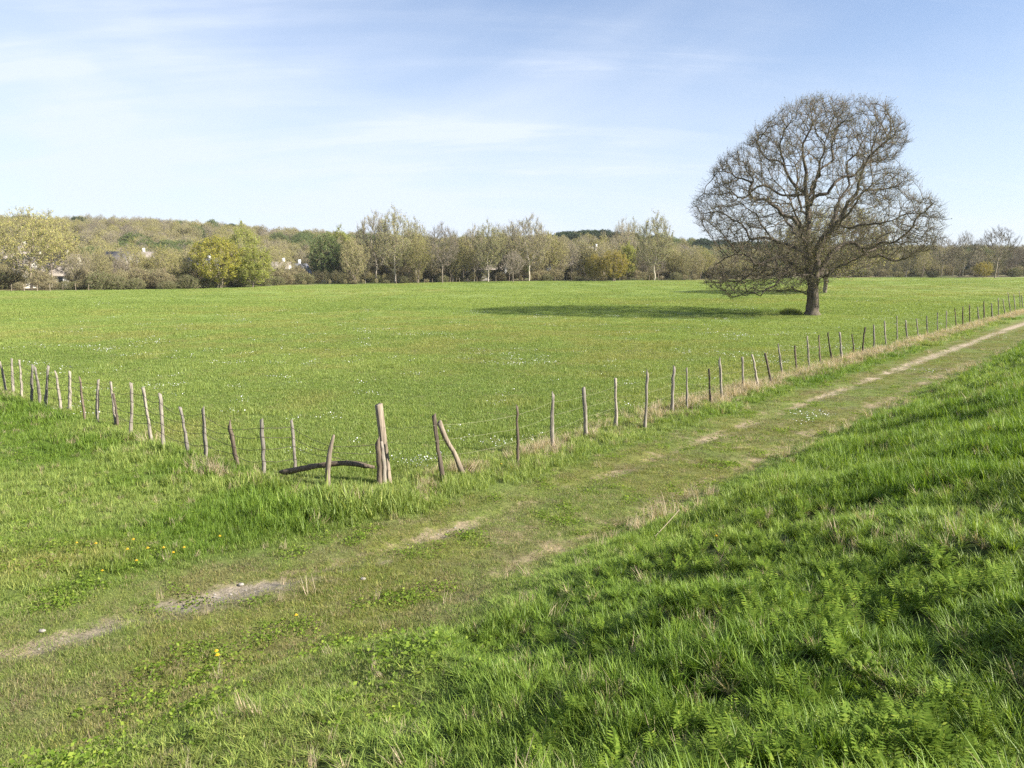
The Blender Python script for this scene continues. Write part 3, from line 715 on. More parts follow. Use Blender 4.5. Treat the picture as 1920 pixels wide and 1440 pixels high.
def build_oak():
    rng = np.random.default_rng(21); gh = ground_hit(1523, 591)
    K = (ztop(1523, 160, gh[1])[1]-ztop(1523, 360, gh[1])[1])/(200*3.1296)
    print('oak at', gh, K)
    def P(zx, zy, yy):
        zx = zx if zx < 880 else 880+(zx-880)*0.88
        return ((zx-825)*K, yy, (1352-zy)*K)
    limbs = [  # (points (zoom x, zoom y, depth), start radius, end radius)
        ([(825, 1356, 0), (823, 1320, 0), (822, 1270, 0), (822, 1220, 0), (815, 1170, 0), (800, 1110, .1), (785, 1030, .2), (775, 950, .2), (768, 860, .1), (765, 780, 0), (762, 700, -.1), (755, 650, -.2), (742, 560, -.4), (745, 480, -.6), (725, 400, -.8), (715, 330, -1), (730, 270, -1.2), (760, 210, -1.4), (755, 140, -1.6)], .60, .03),
        ([(822, 1225, 0), (831, 1150, -.1), (840, 1050, -.5), (832, 960, -.7), (855, 890, -.8), (900, 830, -.9), (940, 770, -1.0), (985, 720, -1.2), (1020, 650, -1.6), (1060, 560, -2.2), (1075, 480, -2.6), (1110, 420, -3), (1170, 370, -3.4), (1230, 300, -3.6)], .44, .03),
        ([(910, 815, -.9), (925, 740, -.6), (935, 670, 0), (980, 610, .8), (1000, 540, 1.2), (980, 470, 1.6), (1010, 400, 2.0), (1060, 330, 2.4), (1100, 240, 2.6)], .19, .03),
        ([(760, 655, -.2), (830, 620, -.4), (900, 570, -.3), (960, 520, 0), (1040, 480, .4), (1110, 430, .8), (1140, 360, 1.2), (1170, 270, 1.6), (1190, 190, 1.8)], .22, .03),
        ([(770, 620, -.2), (785, 540, .5), (810, 480, 1.2), (860, 430, 2.0), (885, 360, 2.8), (880, 280, 3.2), (905, 200, 3.4), (930, 130, 3.4)], .18, .03),
        ([(745, 600, -.2), (690, 565, -.6), (650, 510, -1), (620, 450, -1.2), (600, 380, -1.2), (590, 310, -1.4), (620, 240, -1.6), (650, 160, -1.8)], .17, .03),
        ([(640, 490, -1), (590, 430, -2), (540, 400, -2.6), (480, 340, -3.2), (470, 280, -3.6)], .09, .03),
        ([(772, 840, 0), (730, 800, -.3), (680, 755, -.8), (610, 725, -1.2), (560, 685, -1.5), (500, 640, -1.8), (450, 610, -2), (440, 555, -2.2), (450, 520, -2.4), (410, 480, -2.6), (390, 430, -3), (340, 400, -3.2)], .27, .03),
        ([(745, 605, -.1), (690, 600, .3), (620, 605, .8), (580, 580, 1.2), (540, 550, 1.4), (480, 540, 1.8), (420, 555, 2.2), (360, 590, 2.6), (290, 560, 3.0), (230, 520, 3.2)], .16, .03),
        ([(440, 545, -2.2), (400, 520, -2.4), (340, 510, -2.6), (290, 470, -2.8), (240, 470, -3)], .08, .03),
        ([(770, 960, .2), (700, 930, .6), (640, 900, 1.0), (600, 880, 1.2), (540, 870, 1.3), (480, 865, 1.4), (425, 865, 1.6), (400, 810, 1.8), (370, 770, 2.0), (300, 730, 2.2), (230, 690, 2.2), (160, 690, 2.0), (110, 700, 1.8)], .17, .025),
        ([(560, 870, 1.3), (500, 790, 1), (480, 740, .8), (430, 700, .4), (360, 640, 0), (300, 630, -.4)], .07, .025),
        ([(775, 1080, .2), (700, 1020, -.6), (640, 990, -1.4), (580, 1010, -2.0), (530, 1015, -2.4), (480, 1040, -2.8), (460, 1090, -3.0), (400, 1130, -3.2), (330, 1140, -3.4), (260, 1150, -3.4), (200, 1140, -3.4)], .20, .025),
        ([(480, 1040, -2.8), (440, 990, -2.6), (380, 980, -2.4), (300, 1000, -2.2), (230, 1040, -2)], .08, .025),
        ([(640, 1100, -2.2), (600, 1150, -2.8), (550, 1190, -3.2), (520, 1222, -3.4), (470, 1200, -3.6), (440, 1190, -3.8), (400, 1225, -4), (350, 1235, -4)], .12, .02),
        ([(700, 1020, -.6), (670, 1060, -1.4), (640, 1100, -2.2)], .14, .11),
        ([(800, 1215, 0), (750, 1208, -.5), (705, 1200, -.9), (690, 1180, -1.1)], .10, .03),
        ([(850, 1100, 0), (880, 1030, .4), (920, 960, .9), (980, 915, 1.4), (1040, 900, 1.8), (1090, 930, 2.0), (1130, 975, 2.2), (1160, 990, 2.3), (1215, 968, 2.4), (1260, 985, 2.6), (1310, 1000, 2.8), (1400, 995, 3.0), (1480, 975, 3.2), (1560, 940, 3.2)], .34, .03),
        ([(1090, 935, 2.0), (1150, 930, 1.6), (1200, 910, 1.2), (1260, 905, .8), (1320, 905, .4), (1370, 860, 0), (1420, 810, -.2), (1440, 760, -.4), (1490, 720, -.6), (1540, 690, -.6)], .15, .03),
        ([(1130, 960, 2.2), (1200, 935, 3.0), (1250, 925, 3.6), (1290, 960, 4.0), (1340, 960, 4.4), (1400, 900, 4.6)], .09, .03),
        ([(935, 790, -1), (990, 805, -1.8), (1030, 828, -2.4), (1080, 815, -3.0), (1150, 820, -3.6), (1230, 800, -4.2), (1300, 770, -4.6)], .13, .03),
        ([(1000, 700, -1.4), (1060, 630, -.6), (1110, 590, .2), (1170, 585, .8), (1240, 590, 1.4), (1300, 560, 1.8), (1370, 520, 2.0)], .12, .02),
        ([(870, 1120, 0), (930, 1080, -1.6), (990, 1030, -2.8), (1060, 1010, -4.0), (1120, 980, -5.0)], .11, .03),
        # limbs coming towards and going away from the viewer
        ([(800, 1040, 0), (790, 960, -1.8), (760, 900, -3.6), (740, 820, -5.2), (700, 760, -6.6), (690, 680, -7.6)], .22, .03),
        ([(835, 980, 0), (860, 900, 1.8), (900, 840, 3.8), (910, 760, 5.6), (950, 680, 6.8), (960, 600, 7.6)], .22, .03),
        ([(780, 900, .2), (700, 840, 2.0), (650, 780, 3.8), (600, 700, 5.4), (560, 640, 6.4)], .18, .03),
        ([(870, 880, -.8), (930, 830, -2.6), (990, 760, -4.4), (1060, 690, -5.8), (1100, 600, -6.6)], .18, .03),
        ([(762, 700, 0), (790, 620, -1.8), (820, 520, -3.4), (830, 420, -4.8), (850, 320, -5.4)], .15, .03),
        ([(765, 760, 0), (720, 660, 2.0), (690, 560, 3.6), (680, 440, 4.8), (700, 340, 5.4)], .15, .03),
        ([(810, 1120, .1), (760, 1080, 1.8), (690, 1060, 3.4), (600, 1060, 5.0), (520, 1040, 6.2)], .13, .03),
        ([(815, 1130, -.1), (790, 1100, -2.0), (720, 1090, -4.0), (640, 1080, -5.6)], .11, .03),
    ]
    pos = []; par = []; mr = []
    for li, (pts, r0, r1) in enumerate(limbs):
        q = spline([P(*p) for p in pts], 0.33)
        amp = 0.13 if li else 0.05
        wob = rng.normal(0, 1, (len(q)//3+3, 3)); tt = np.arange(len(q))/3.0; i0 = tt.astype(int); f0 = (tt-i0)[:, None]
        q[1:] += (wob[i0[1:]]*(1-f0[1:])+wob[i0[1:]+1]*f0[1:])*amp*(q[1:, 2:3] > 2.0)*np.minimum(np.arange(1, len(q))/4, 1)[:, None]
        q[1:-1] += rng.normal(0, 0.03 if li else 0.015, q[1:-1].shape)
        if li == 0: prev = -1; st = 0
        else:
            D = np.linalg.norm(np.array(pos)-q[0], axis=1); prev = int(D.argmin()); st = 1
        for k in range(st, len(q)):
            t = k/(len(q)-1); pos.append(q[k]); par.append(prev); mr.append(r0+(r1-r0)*t**0.85); prev = len(pos)-1
        if li == 0: n0 = len(pos)
    pos = np.array(pos); par = np.array(par); mr = np.array(mr)
    nb = mr.copy()
    for i in range(len(pos)):           # trunk flare
        if i < n0 and pos[i][2] < 2.4: nb[i] = 0.62+0.42*math.exp(-max(pos[i][2], 0)/0.36)
    poly = np.array([(80, 700), (95, 630), (150, 600), (195, 560), (190, 450), (280, 360), (350, 320), (430, 240), (500, 200), (560, 135), (660, 75), (800, 50), (930, 75), (1010, 95), (1110, 100), (1200, 115), (1280, 165), (1350, 235), (1375, 350), (1280, 460), (1300, 500), (1410, 490), (1400, 560), (1370, 650), (1430, 650), (1500, 640), (1590, 700), (1625, 830), (1600, 930), (1500, 985), (1330, 1015), (1130, 1010), (1000, 1010), (960, 1080), (880, 1190), (780, 1190), (700, 1200), (560, 1200), (350, 1245), (180, 1175), (170, 1120), (260, 1020), (330, 930), (200, 880), (130, 840)], float)
    poly[:, 0] = np.where(poly[:, 0] > 880, 880+(poly[:, 0]-880)*0.84, poly[:, 0])
    def inside(x, y):
        c = np.zeros(len(x), bool); n = len(poly)
        for i in range(n):
            x0, y0 = poly[i]; x1, y1 = poly[(i+1) % n]
            m = ((y0 > y) != (y1 > y)) & (x < (x1-x0)*(y-y0)/(y1-y0+1e-9)+x0); c ^= m
        return c
    def edge(x, y):
        best = np.full(len(x), 1e9)
        for i in range(len(poly)):
            a = poly[i]; b = poly[(i+1) % len(poly)]; ab = b-a; t = np.clip(((x-a[0])*ab[0]+(y-a[1])*ab[1])/(ab@ab), 0, 1)
            best = np.minimum(best, np.hypot(x-a[0]-t*ab[0], y-a[1]-t*ab[1]))
        return best
    N0 = 42000; ax = rng.uniform(80, 1630, N0); ay = rng.uniform(45, 1250, N0); m = inside(ax, ay); ax = ax[m]; ay = ay[m]
    e = edge(ax, ay)*K; half = 11.0*np.sqrt(1-(1-np.minimum(e/6.5, 1))**2)+0.35
    ad = rng.uniform(-1, 1, len(ax)); 
    # denser near the outside of the crown
    q = 1-np.abs(ad)*0.6; w = np.clip(np.exp(-e*q/2.3)*1.0+0.06+0.35*np.abs(ad)**3+0.15*(ay > 930)*(ax < 800), 0, 1); k = rng.uniform(0, 1, len(ax)) < w*sstep(0.30, 0.52, 0.5*vnoise(ax, ay, 95, 201, 2)+0.5*vnoise(ax+900*ad, ay+700*ad, 140, 202)); ax, ay, ad, half = ax[k], ay[k], ad[k], half[k]
    A = np.stack([(ax-825)*K, ad*half, (1352-ay)*K], 1)
    A = A[rng.permutation(len(A))[:7800]]
    pos, par = colonize(pos, par, A, 3.2, 0.36, 0.28, 100, rng, bias=(0, 0, 0.04), jit=0.17, maxn=40000, centre=np.array([0, 0, 5.0]), out=0.38)
    minr = np.zeros(len(pos)); minr[:len(nb)] = nb
    rr = pipe_radii(par, 0.012, 2.35)
    r = rr*1.12
    r[:len(nb)] = np.maximum(np.minimum(r[:len(nb)]*1.1, nb*1.4), nb*0.85)
    V, F = limb_mesh(pos, par, r, 0.045, 9, rng, 0.05)
    root = empty('oak_tree', (gh[0], gh[1], gh[2]-0.05), -math.atan2(gh[0], gh[1]))
    tag(root, 'large solitary bare oak with wide spreading crown in the meadow', 'tree')
    tr = obj('trunk', mesh_np('oak_trunk', V, [F], M_BARK, True), root)
    # thinner branches
    th = np.where((r <= 0.045) & (par >= 0))[0]
    parts = [prisms(pos[par[th]], pos[th], np.minimum(r[par[th]], 0.05), r[th], 4)]
    p1, tips, last, dl, ln = twigs(pos, par, r, 0.036, 2, 0.30, 1.00, 0.0095, rng, 0.20, 3, np.array([0, 0, 4.5]))
    parts += p1
    # twiglets
    n = len(last); sel = rng.permutation(n)[:int(n*0.8)]
    dd = norm(dl[sel]+rng.normal(0, 0.6, (len(sel), 3))); parts.append(prisms(tips[:n][sel], tips[:n][sel]+dd*rng.uniform(0.18, 0.45, (len(sel), 1)), 0.006, 0.004, 3))
    V, F = combine(parts)
    obj('crown', mesh_np('oak_crown', V, F, M_OAKTWIG), root)
    bt = np.concatenate([tips[rng.permutation(len(tips))[:22000]]])
    # epicormic shoots round the lower trunk
    stem = np.where((r > 0.12) & (pos[:, 2] > 2.3) & (pos[:, 2] < 7.5) & (np.abs(pos[:, 0]) < 1.8))[0]
    ns = 900; si = rng.choice(stem, ns); dr = norm(rng.normal(0, 1, (ns, 3))+np.array([0, 0, 0.5])); a0 = pos[si]; sp = []
    ends = []
    for s in range(4):
        b0 = a0+dr*rng.uniform(0.2, 0.45, (ns, 1)); sp.append(prisms(a0, b0, 0.014-0.003*s, 0.011-0.003*s, 3)); ends.append(b0)
        dr = norm(dr+rng.normal(0, 0.35, (ns, 3))+np.array([0, 0, 0.15])); a0 = b0
    v, f = combine(sp); obj('trunk_shoots', mesh_np('oak_shoots', v, f, M_OAKTWIG), root)
    bt = np.concatenate([bt, np.concatenate(ends)+rng.normal(0, 0.08, (ns*4, 3))])
    v, f = leaf_quads(bt, rng.uniform(0.05, 0.10, len(bt)), rng); obj('buds', mesh_np('oak_buds', v, [f], M_OAKBUD), root)
    print('oak nodes', len(pos), 'base r', r[0])
build_oak()

# ---- a family of generic trees, one prototype per habit
PROTO = {}
def make_proto(key, seed, H, shape, tw_mat, leaf_mat=None, bark=None, nattr=900, twper=2, twlen=(0.6, 1.4), twr=0.022, nleaf=0, leaf=0.22, up=0.3, stems=1, jit=0.2, trunk_r=None, twigmax=0.06, tip=0.020):
    rng = np.random.default_rng(seed)
    cz, rz, rx, pw = shape                      # crown centre, half height, half width (fractions of H), power
    pos = []; par = []
    for s in range(stems):
        a = rng.uniform(0, 6.283); off = 0.035*H*(stems > 1)
        b = np.array([math.cos(a)*off, math.sin(a)*off, 0]); lean = np.array([math.cos(a), math.sin(a), 0])*(0.22 if stems > 1 else 0.03)
        th = max((cz-rz)*H, 0.06*H)+0.25*rz*H; n = max(3, int(th/(H*0.045)))
        prev = -1
        for k in range(n+1):
            t = k/n; p = b+lean*th*t*1.2+np.array([0, 0, th*t])+rng.normal(0, 0.006*H, 3)*(k > 0)
            pos.append(p); par.append(prev if k else -1); prev = len(pos)-1
    pos = np.array(pos); par = np.array(par)
    q = rng.normal(size=(nattr*3, 3)); q = norm(q)*rng.uniform(0.25, 1, (len(q), 1))**0.5
    w = (1-0.35*np.clip(q[:, 2], 0, 1)**2)
    # lumpy outline
    lump = 0.62+0.72*vnoise(np.arctan2(q[:, 1], q[:, 0])*2.0+10, q[:, 2]*2.2+5, 1.0, seed, 2)
    zz = q[:, 2]; wx = np.sign(zz)*0+np.where(zz > 0, 1-pw*zz**2, 1-0.25*zz**2)
    A = np.stack([q[:, 0]*rx*H*lump*wx, q[:, 1]*rx*H*lump*wx, cz*H+zz*rz*H*(0.80+0.36*(lump-0.62)/0.72)], 1)
    A = A[A[:, 2] > 0.05*H][:nattr]
    pos, par = colonize(pos, par, A, 0.30*H, 0.045*H, 0.038*H, 80, rng, bias=(0, 0, up*0.5), jit=jit, maxn=9000)
    r = pipe_radii(par, tip, 2.3)
    if trunk_r: r = r*min(1.0, trunk_r/r[0]) if r[0] > trunk_r else r
    V, F = limb_mesh(pos, par, r, 0.055*H/16, 6, rng, 0.04)
    trunk = mesh_np(key+'_trunk', V, [F], bark or M_BARKF, True)
    th = np.where((r <= 0.055*H/16) & (par >= 0))[0]
    parts = [prisms(pos[par[th]], pos[th], np.minimum(r[par[th]], 0.055*H/16), r[th], 3)]
    p1, tips, last, dl, ln = twigs(pos, par, r, twigmax, twper, twlen[0], twlen[1], twr, rng, up, 2, np.array([0, 0, (cz-rz)*H]))
    parts += p1
    V, F = combine(parts); nt = len(V)
    mats = [tw_mat]
    me_faces = F
    if nleaf:
        t = tips[rng.integers(0, len(tips), nleaf)]+rng.normal(0, leaf*0.7, (nleaf, 3))
        v, f = leaf_quads(t, rng.uniform(0.6, 1.3, nleaf)*leaf, rng, 0, 1.3)
        leafm = mesh_np(key+'_leaves', v, [f], leaf_mat)
    else: leafm = None
    crown = mesh_np(key+'_crown', V, F, mats)
    PROTO[key] = (H, trunk, crown, leafm)
    print(key, 'nodes', len(pos), 'verts', nt)

TW_BROWN = twigmat('brown_twigs', (0.240, 0.208, 0.130)); TW_GREY = twigmat('grey_twigs', (0.240, 0.210, 0.160)); TW_DARK = twigmat('dark_twigs', (0.165, 0.138, 0.095)); TW_RUST = twigmat('rust_twigs', (0.235, 0.200, 0.125))
LF_OLIVE = twigmat('olive_buds', (0.350, 0.340, 0.105)); LF_TAN = twigmat('tan_buds', (0.350, 0.330, 0.145)); LF_YEL = mat_blade('yellow_green_leaf', base=(0.330, 0.320, 0.055), var=0.3, trans=0.4, rough=0.6, spec=0.2)
LF_LIME = mat_blade('lime_leaf', base=(0.300, 0.325, 0.085), var=0.3, trans=0.4, rough=0.6, spec=0.2); LF_PALE = twigmat('pale_green_buds', (0.320, 0.320, 0.140))
LF_GREEN = mat_blade('mid_green_leaf', base=(0.130, 0.175, 0.060), var=0.3, trans=0.3, rough=0.55, spec=0.3); LF_DARK = mat_blade('dark_green_leaf', base=(0.035, 0.060, 0.024), var=0.3, trans=0.2, rough=0.55, spec=0.3)
LF_BRAM = mat_blade('bramble_leaf', base=(0.140, 0.155, 0.060), var=0.4, trans=0.25, rough=0.6, spec=0.2)
LF_MUST = mat_blade('mustard_leaf', base=(0.290, 0.245, 0.045), var=0.3, trans=0.4, rough=0.6, spec=0.2)
make_proto('budding', 1, 17, (0.60, 0.40, 0.36, 0.45), TW_BROWN, LF_OLIVE, nattr=1300, twper=3, nleaf=13000, leaf=0.15)
make_proto('budding_b', 2, 16, (0.56, 0.44, 0.30, 0.5), TW_BROWN, LF_TAN, nattr=1300, twper=3, nleaf=9000, leaf=0.15, stems=2)
make_proto('bare', 3, 16, (0.62, 0.38, 0.38, 0.4), TW_GREY, None, nattr=1400, twper=4, jit=0.28)
make_proto('bare_slim', 4, 16, (0.62, 0.38, 0.24, 0.5), TW_GREY, LF_TAN, nattr=1500, twper=3, nleaf=2500, leaf=0.16, up=0.5)
make_proto('bare_dark', 5, 15, (0.64, 0.36, 0.42, 0.35), TW_DARK, None, nattr=1400, twper=3, jit=0.3, twlen=(0.5, 1.1))
make_proto('poplar', 6, 20, (0.58, 0.42, 0.23, 0.5), TW_GREY, LF_PALE, M_BARKP, nattr=1400, twper=4, nleaf=13000, leaf=0.15, up=0.75, twlen=(0.7, 1.8))
make_proto('poplar_bare', 7, 20, (0.58, 0.42, 0.27, 0.45), TW_GREY, LF_TAN, M_BARKP, nattr=1500, twper=5, nleaf=6000, leaf=0.16, up=0.75, twlen=(0.7, 1.8))
make_proto('willow', 8, 12, (0.54, 0.46, 0.42, 0.3), TW_BROWN, LF_YEL, nattr=900, twper=2, nleaf=20000, leaf=0.19, stems=3, up=0.4)
make_proto('mustard', 9, 9, (0.52, 0.48, 0.48, 0.3), TW_RUST, LF_MUST, nattr=800, twper=2, nleaf=15000, leaf=0.16, stems=4, up=0.5, twlen=(0.5, 1.1))
make_proto('lime', 10, 13, (0.54, 0.46, 0.36, 0.4), TW_BROWN, LF_LIME, nattr=900, twper=2, nleaf=19000, leaf=0.21, up=0.3)
make_proto('green', 11, 13, (0.52, 0.48, 0.42, 0.35), TW_BROWN, LF_GREEN, nattr=900, twper=2, nleaf=21000, leaf=0.22, up=0.2)
make_proto('evergreen', 12, 12, (0.58, 0.42, 0.50, 0.2), TW_DARK, LF_DARK, nattr=700, twper=1, nleaf=15000, leaf=0.34, up=0.1)
make_proto('bramble', 13, 4, (0.42, 0.50, 0.85, 0.2), TW_BROWN, LF_BRAM, nattr=600, twper=3, nleaf=5000, leaf=0.16, stems=5, up=0.1, twlen=(0.3, 0.7), tip=0.012, twr=0.012)
make_proto('shrub', 14, 5, (0.50, 0.50, 0.62, 0.3), TW_RUST, LF_TAN, nattr=700, twper=3, nleaf=2500, leaf=0.13, stems=6, up=0.6, twlen=(0.4, 0.9), tip=0.012, twr=0.014)
make_proto('low_oak', 15, 13, (0.58, 0.42, 0.68, 0.35), TW_DARK, LF_OLIVE, nattr=2200, twper=3, nleaf=9000, leaf=0.16, jit=0.3, up=0.1)

TREES = []
def place(key, name, px, dist, top, widen=1.0, rz=None, base=None, H=None, hill=False):
    """a tree standing at distance dist in the direction of px whose top reaches row top"""
    H0, tm, cm, lm = PROTO[key]
    x, zt = ztop(px, top, dist)
    zg = float(hill_h(np.array([x]), np.array([dist]))[0]) if hill else float(height(x, dist))
    h = (zt-zg) if H is None else H
    s = h/H0*1.03
    root = empty(name, (x, dist, zg-0.15), random.uniform(0, 6.283) if rz is None else rz)
    root.scale = (s*widen, s*widen, s)
    obj('trunk', tm, root); c = obj('crown', cm, root)
    if lm is not None: obj('foliage', lm, root)
    TREES.append(root); root['px'] = px
    return root
ORD = ['first', 'second', 'third', 'fourth', 'fifth', 'sixth', 'seventh', 'eighth', 'ninth', 'tenth', 'eleventh', 'twelfth', 'thirteenth', 'fourteenth', 'fifteenth', 'sixteenth', 'seventeenth', 'eighteenth', 'nineteenth', 'twentieth', 'twenty-first', 'twenty-second', 'twenty-third', 'twenty-fourth', 'twenty-fifth', 'twenty-sixth', 'twenty-seventh', 'twenty-eighth', 'twenty-ninth', 'thirtieth', 'thirty-first', 'thirty-second', 'thirty-third', 'thirty-fourth', 'thirty-fifth', 'thirty-sixth', 'thirty-seventh', 'thirty-eighth', 'thirty-ninth', 'fortieth']

# second oak behind the first
def second_oak():
    g = ground_hit(1552, 549)
    H0, tm, cm, lm = PROTO['low_oak']
    x, zt = ztop(1552, 385, g[1]); s = (zt-g[2])/H0*1.02
    r = empty('oak_tree', (g[0]-0.5, g[1], g[2]-0.2), 2.2); r.scale = (s*1.02, s*1.02, s)
    obj('trunk', tm, r); obj('crown', cm, r); obj('foliage', lm, r)
    tag(r, 'low wide budding oak half hidden behind the large solitary oak', 'tree')
second_oak()

# (prototype, name, px, distance, top row, widen, label)
LAND = [
    ('budding', 'budding_tree', 46, 150, 392, 1.15, 'big tan budding tree with forked pale limbs at the left end of the treeline'),
    ('budding', 'budding_tree', 88, 166, 398, 0.9, 'tan budding tree just behind the forked tree at the left end'),
    ('willow', 'willow_tree', 405, 165, 447, 1.25, 'yellow willow with bright new leaves left of the lime green tree'),
    ('lime', 'lime_green_tree', 470, 168, 460, 1.3, 'lime green rounded tree beside the yellow willow'),
    ('poplar', 'poplar_tree', 449, 172, 452, 0.8, 'slim yellow green poplar between the willow and the lime green tree'),
    ('lime', 'lime_green_tree', 452, 300, 424, 1.0, 'pale green tree high on the slope above the lime green tree'),
    ('green', 'leafy_tree', 612, 215, 441, 1.0, 'dark green leafy tree left of the tall poplars'),
    ('lime', 'lime_green_tree', 634, 228, 430, 0.75, 'light green tree top rising behind the dark green leafy tree'),
    ('budding_b', 'budding_tree', 662, 200, 447, 1.15, 'olive budding oak with pale split trunk near the white house'),
    ('poplar_bare', 'poplar_tree', 702, 214, 402, 1.15, 'tall greyish poplar, left one of the highest clump'),
    ('poplar', 'poplar_tree', 738, 206, 393, 1.2, 'tallest pale poplar at the middle of the highest clump'),
    ('poplar', 'poplar_tree', 778, 232, 413, 1.0, 'light green poplar on the right of the highest clump'),
    ('budding', 'budding_tree', 783, 210, 440, 0.9, 'yellow olive tree in front of the right poplar of the clump'),
    ('bare', 'bare_tree', 828, 204, 420, 0.85, 'bare oak with dark trunk and open crown right of the poplar clump'),
    ('poplar', 'poplar_tree', 915, 212, 418, 1.3, 'yellowish budding poplar with dark stem at the centre of the treeline'),
    ('poplar_bare', 'poplar_tree', 992, 216, 408, 1.35, 'tall brown poplar with rounded top, highest right of centre'),
    ('bare', 'bare_tree', 962, 200, 470, 1.0, 'small bare tree with pale trunk in front of the tall brown poplar'),
    ('mustard', 'mustard_willow', 1152, 212, 472, 1.15, 'large mustard yellow willow bush at the meadow edge'),
    ('lime', 'lime_green_tree', 1178, 236, 457, 0.8, 'yellow green tree behind the mustard willow bush'),
    ('poplar_bare', 'poplar_tree', 1168, 262, 415, 0.9, 'thin bare poplar on the skyline above the mustard willow, left of the pair'),
    ('poplar', 'poplar_tree', 1188, 268, 413, 0.8, 'thin pale green poplar on the skyline above the mustard willow, right of the pair'),
    ('poplar', 'poplar_tree', 1230, 218, 402, 1.25, 'tall pale poplar with several leaning stems left of the solitary oak'),
    ('bare_dark', 'bare_tree', 1771, 232, 446, 0.8, 'dark bare tree with curved trunk right of the solitary oak'),
    ('bare_dark', 'bare_tree', 1812, 226, 437, 0.60, 'slim bare tree with straight trunk, left of the spreading bare tree'),
    ('bare_dark', 'bare_tree', 1874, 226, 428, 1.0, 'spreading bare tree against the sky at the right end of the treeline'),
    ('mustard', 'mustard_willow', 1845, 234, 492, 1.3, 'low yellow green bush between the two bare trees at the right'),
]
for key, name, px, dist, top, wd, lab in LAND:
    r = place(key, name, px, dist, top, wd); tag(r, lab, 'tree', 'trees of the far treeline')
    if px == 1152: r2 = place('mustard', 'mustard_willow', 1115, 214, 478, 0.8); tag(r2, 'smaller mustard willow bush touching the left side of the large one', 'tree', 'trees of the far treeline')
# fillers: px, top row, kind
FILL = [(120, 440, 'budding_b'), (150, 462, 'budding_b'), (188, 470, 'budding_b'), (205, 478, 'budding'), (246, 458, 'budding'), (272, 482, 'budding_b'), (305, 460, 'budding'), (332, 468, 'budding_b'), (352, 478, 'bare_slim'),
        (515, 470, 'budding_b'), (540, 482, 'budding_b'), (566, 490, 'shrub_tree'), (655, 455, 'budding'), (690, 452, 'budding'), (722, 440, 'budding'), (758, 446, 'budding_b'), (805, 450, 'budding'), (850, 440, 'budding_b'), (868, 446, 'budding'), (888, 426, 'poplar_bare'), (900, 440, 'budding_b'), (935, 424, 'bare_slim'),
        (958, 420, 'poplar_bare'), (975, 446, 'budding'), (1008, 440, 'budding_b'), (1030, 436, 'budding'), (1050, 446, 'budding_b'), (1072, 452, 'bare_slim'), (1088, 446, 'poplar'), (1100, 462, 'budding'), (1200, 462, 'budding'), (1212, 446, 'bare_slim'), (1250, 440, 'poplar'), (1262, 460, 'budding_b'), (1285, 468, 'budding_b'), (1308, 470, 'budding_b'), (1335, 478, 'budding'),
        (1365, 482, 'budding_b'), (1400, 480, 'budding'), (1440, 486, 'budding_b'), (1590, 476, 'budding'), (1630, 462, 'budding'), (1665, 468, 'budding'), (1700, 470, 'budding_b'), (1735, 466, 'budding'), (1790, 466, 'bare_dark'), (1832, 468, 'bare'), (1900, 462, 'bare_dark'), (1925, 458, 'bare'), (1960, 450, 'bare_dark'), (-30, 405, 'budding'), (-75, 400, 'budding_b'), (2000, 445, 'bare'),
        (1015, 430, 'poplar_bare'), (945, 440, 'budding'), (1130, 455, 'budding_b'), (1225, 455, 'budding'), (640, 462, 'bare'), (745, 462, 'bare')]
_fr = random.Random(3)
for _q in list(range(600, 1340, 21))+list(range(128, 400, 34))+list(range(1600, 1960, 34)):
    FILL.append((_q+_fr.uniform(-7, 7), float(np.interp(_q, [0, 400, 600, 700, 1050, 1340, 1600, 1960], [458, 474, 462, 450, 450, 474, 474, 466]))+_fr.uniform(-14, 16), _fr.choice(['budding', 'budding_b', 'bare_slim', 'poplar_bare', 'bare', 'budding_b'])))
DESC = {'budding': ('budding_tree', 'olive budding tree'), 'budding_b': ('budding_tree', 'tan brown budding tree'), 'bare_slim': ('bare_tree', 'slim bare tree'), 'poplar': ('poplar_tree', 'pale narrow poplar'), 'poplar_bare': ('poplar_tree', 'greyish bare poplar'), 'bare': ('bare_tree', 'grey bare tree'), 'bare_dark': ('bare_tree', 'dark bare tree'), 'shrub_tree': ('budding_tree', 'low brown thicket tree')}
MARKS = [(46, 'the forked tree at the left end'), (405, 'the yellow willow'), (470, 'the lime green tree'), (612, 'the dark green leafy tree'), (738, 'the tallest pale poplar'), (828, 'the bare oak with open crown'), (992, 'the tall brown poplar'), (1152, 'the mustard willow bush'), (1230, 'the tall pale poplar with leaning stems'), (1523, 'the solitary oak'), (1771, 'the dark bare tree with curved trunk'), (1874, 'the spreading bare tree')]
done = {}
items = []
for px, top, kind in FILL:
    dist = float(yb_of((px-960)/1440))+random.uniform(6, 34)
    key = 'budding_b' if kind == 'shrub_tree' else kind
    t = place(key, DESC[kind][0], px, dist, top, random.uniform(0.85, 1.15)); items.append((px, kind, t))
cnt = {}
for px, kind, t in sorted(items, key=lambda q: abs(q[0]-min(MARKS, key=lambda m: abs(m[0]-q[0]))[0])):
    m = min(MARKS, key=lambda m: abs(m[0]-px)); side = 'right' if px > m[0] else 'left'
    k = (m[0], side, kind); cnt[k] = cnt.get(k, 0)+1
    d = DESC[kind][1]
    lab = '%s, %s on the %s of %s' % (d, ORD[cnt[k]-1], side, m[1])
    tag(t, lab, 'tree', 'trees of the far treeline')
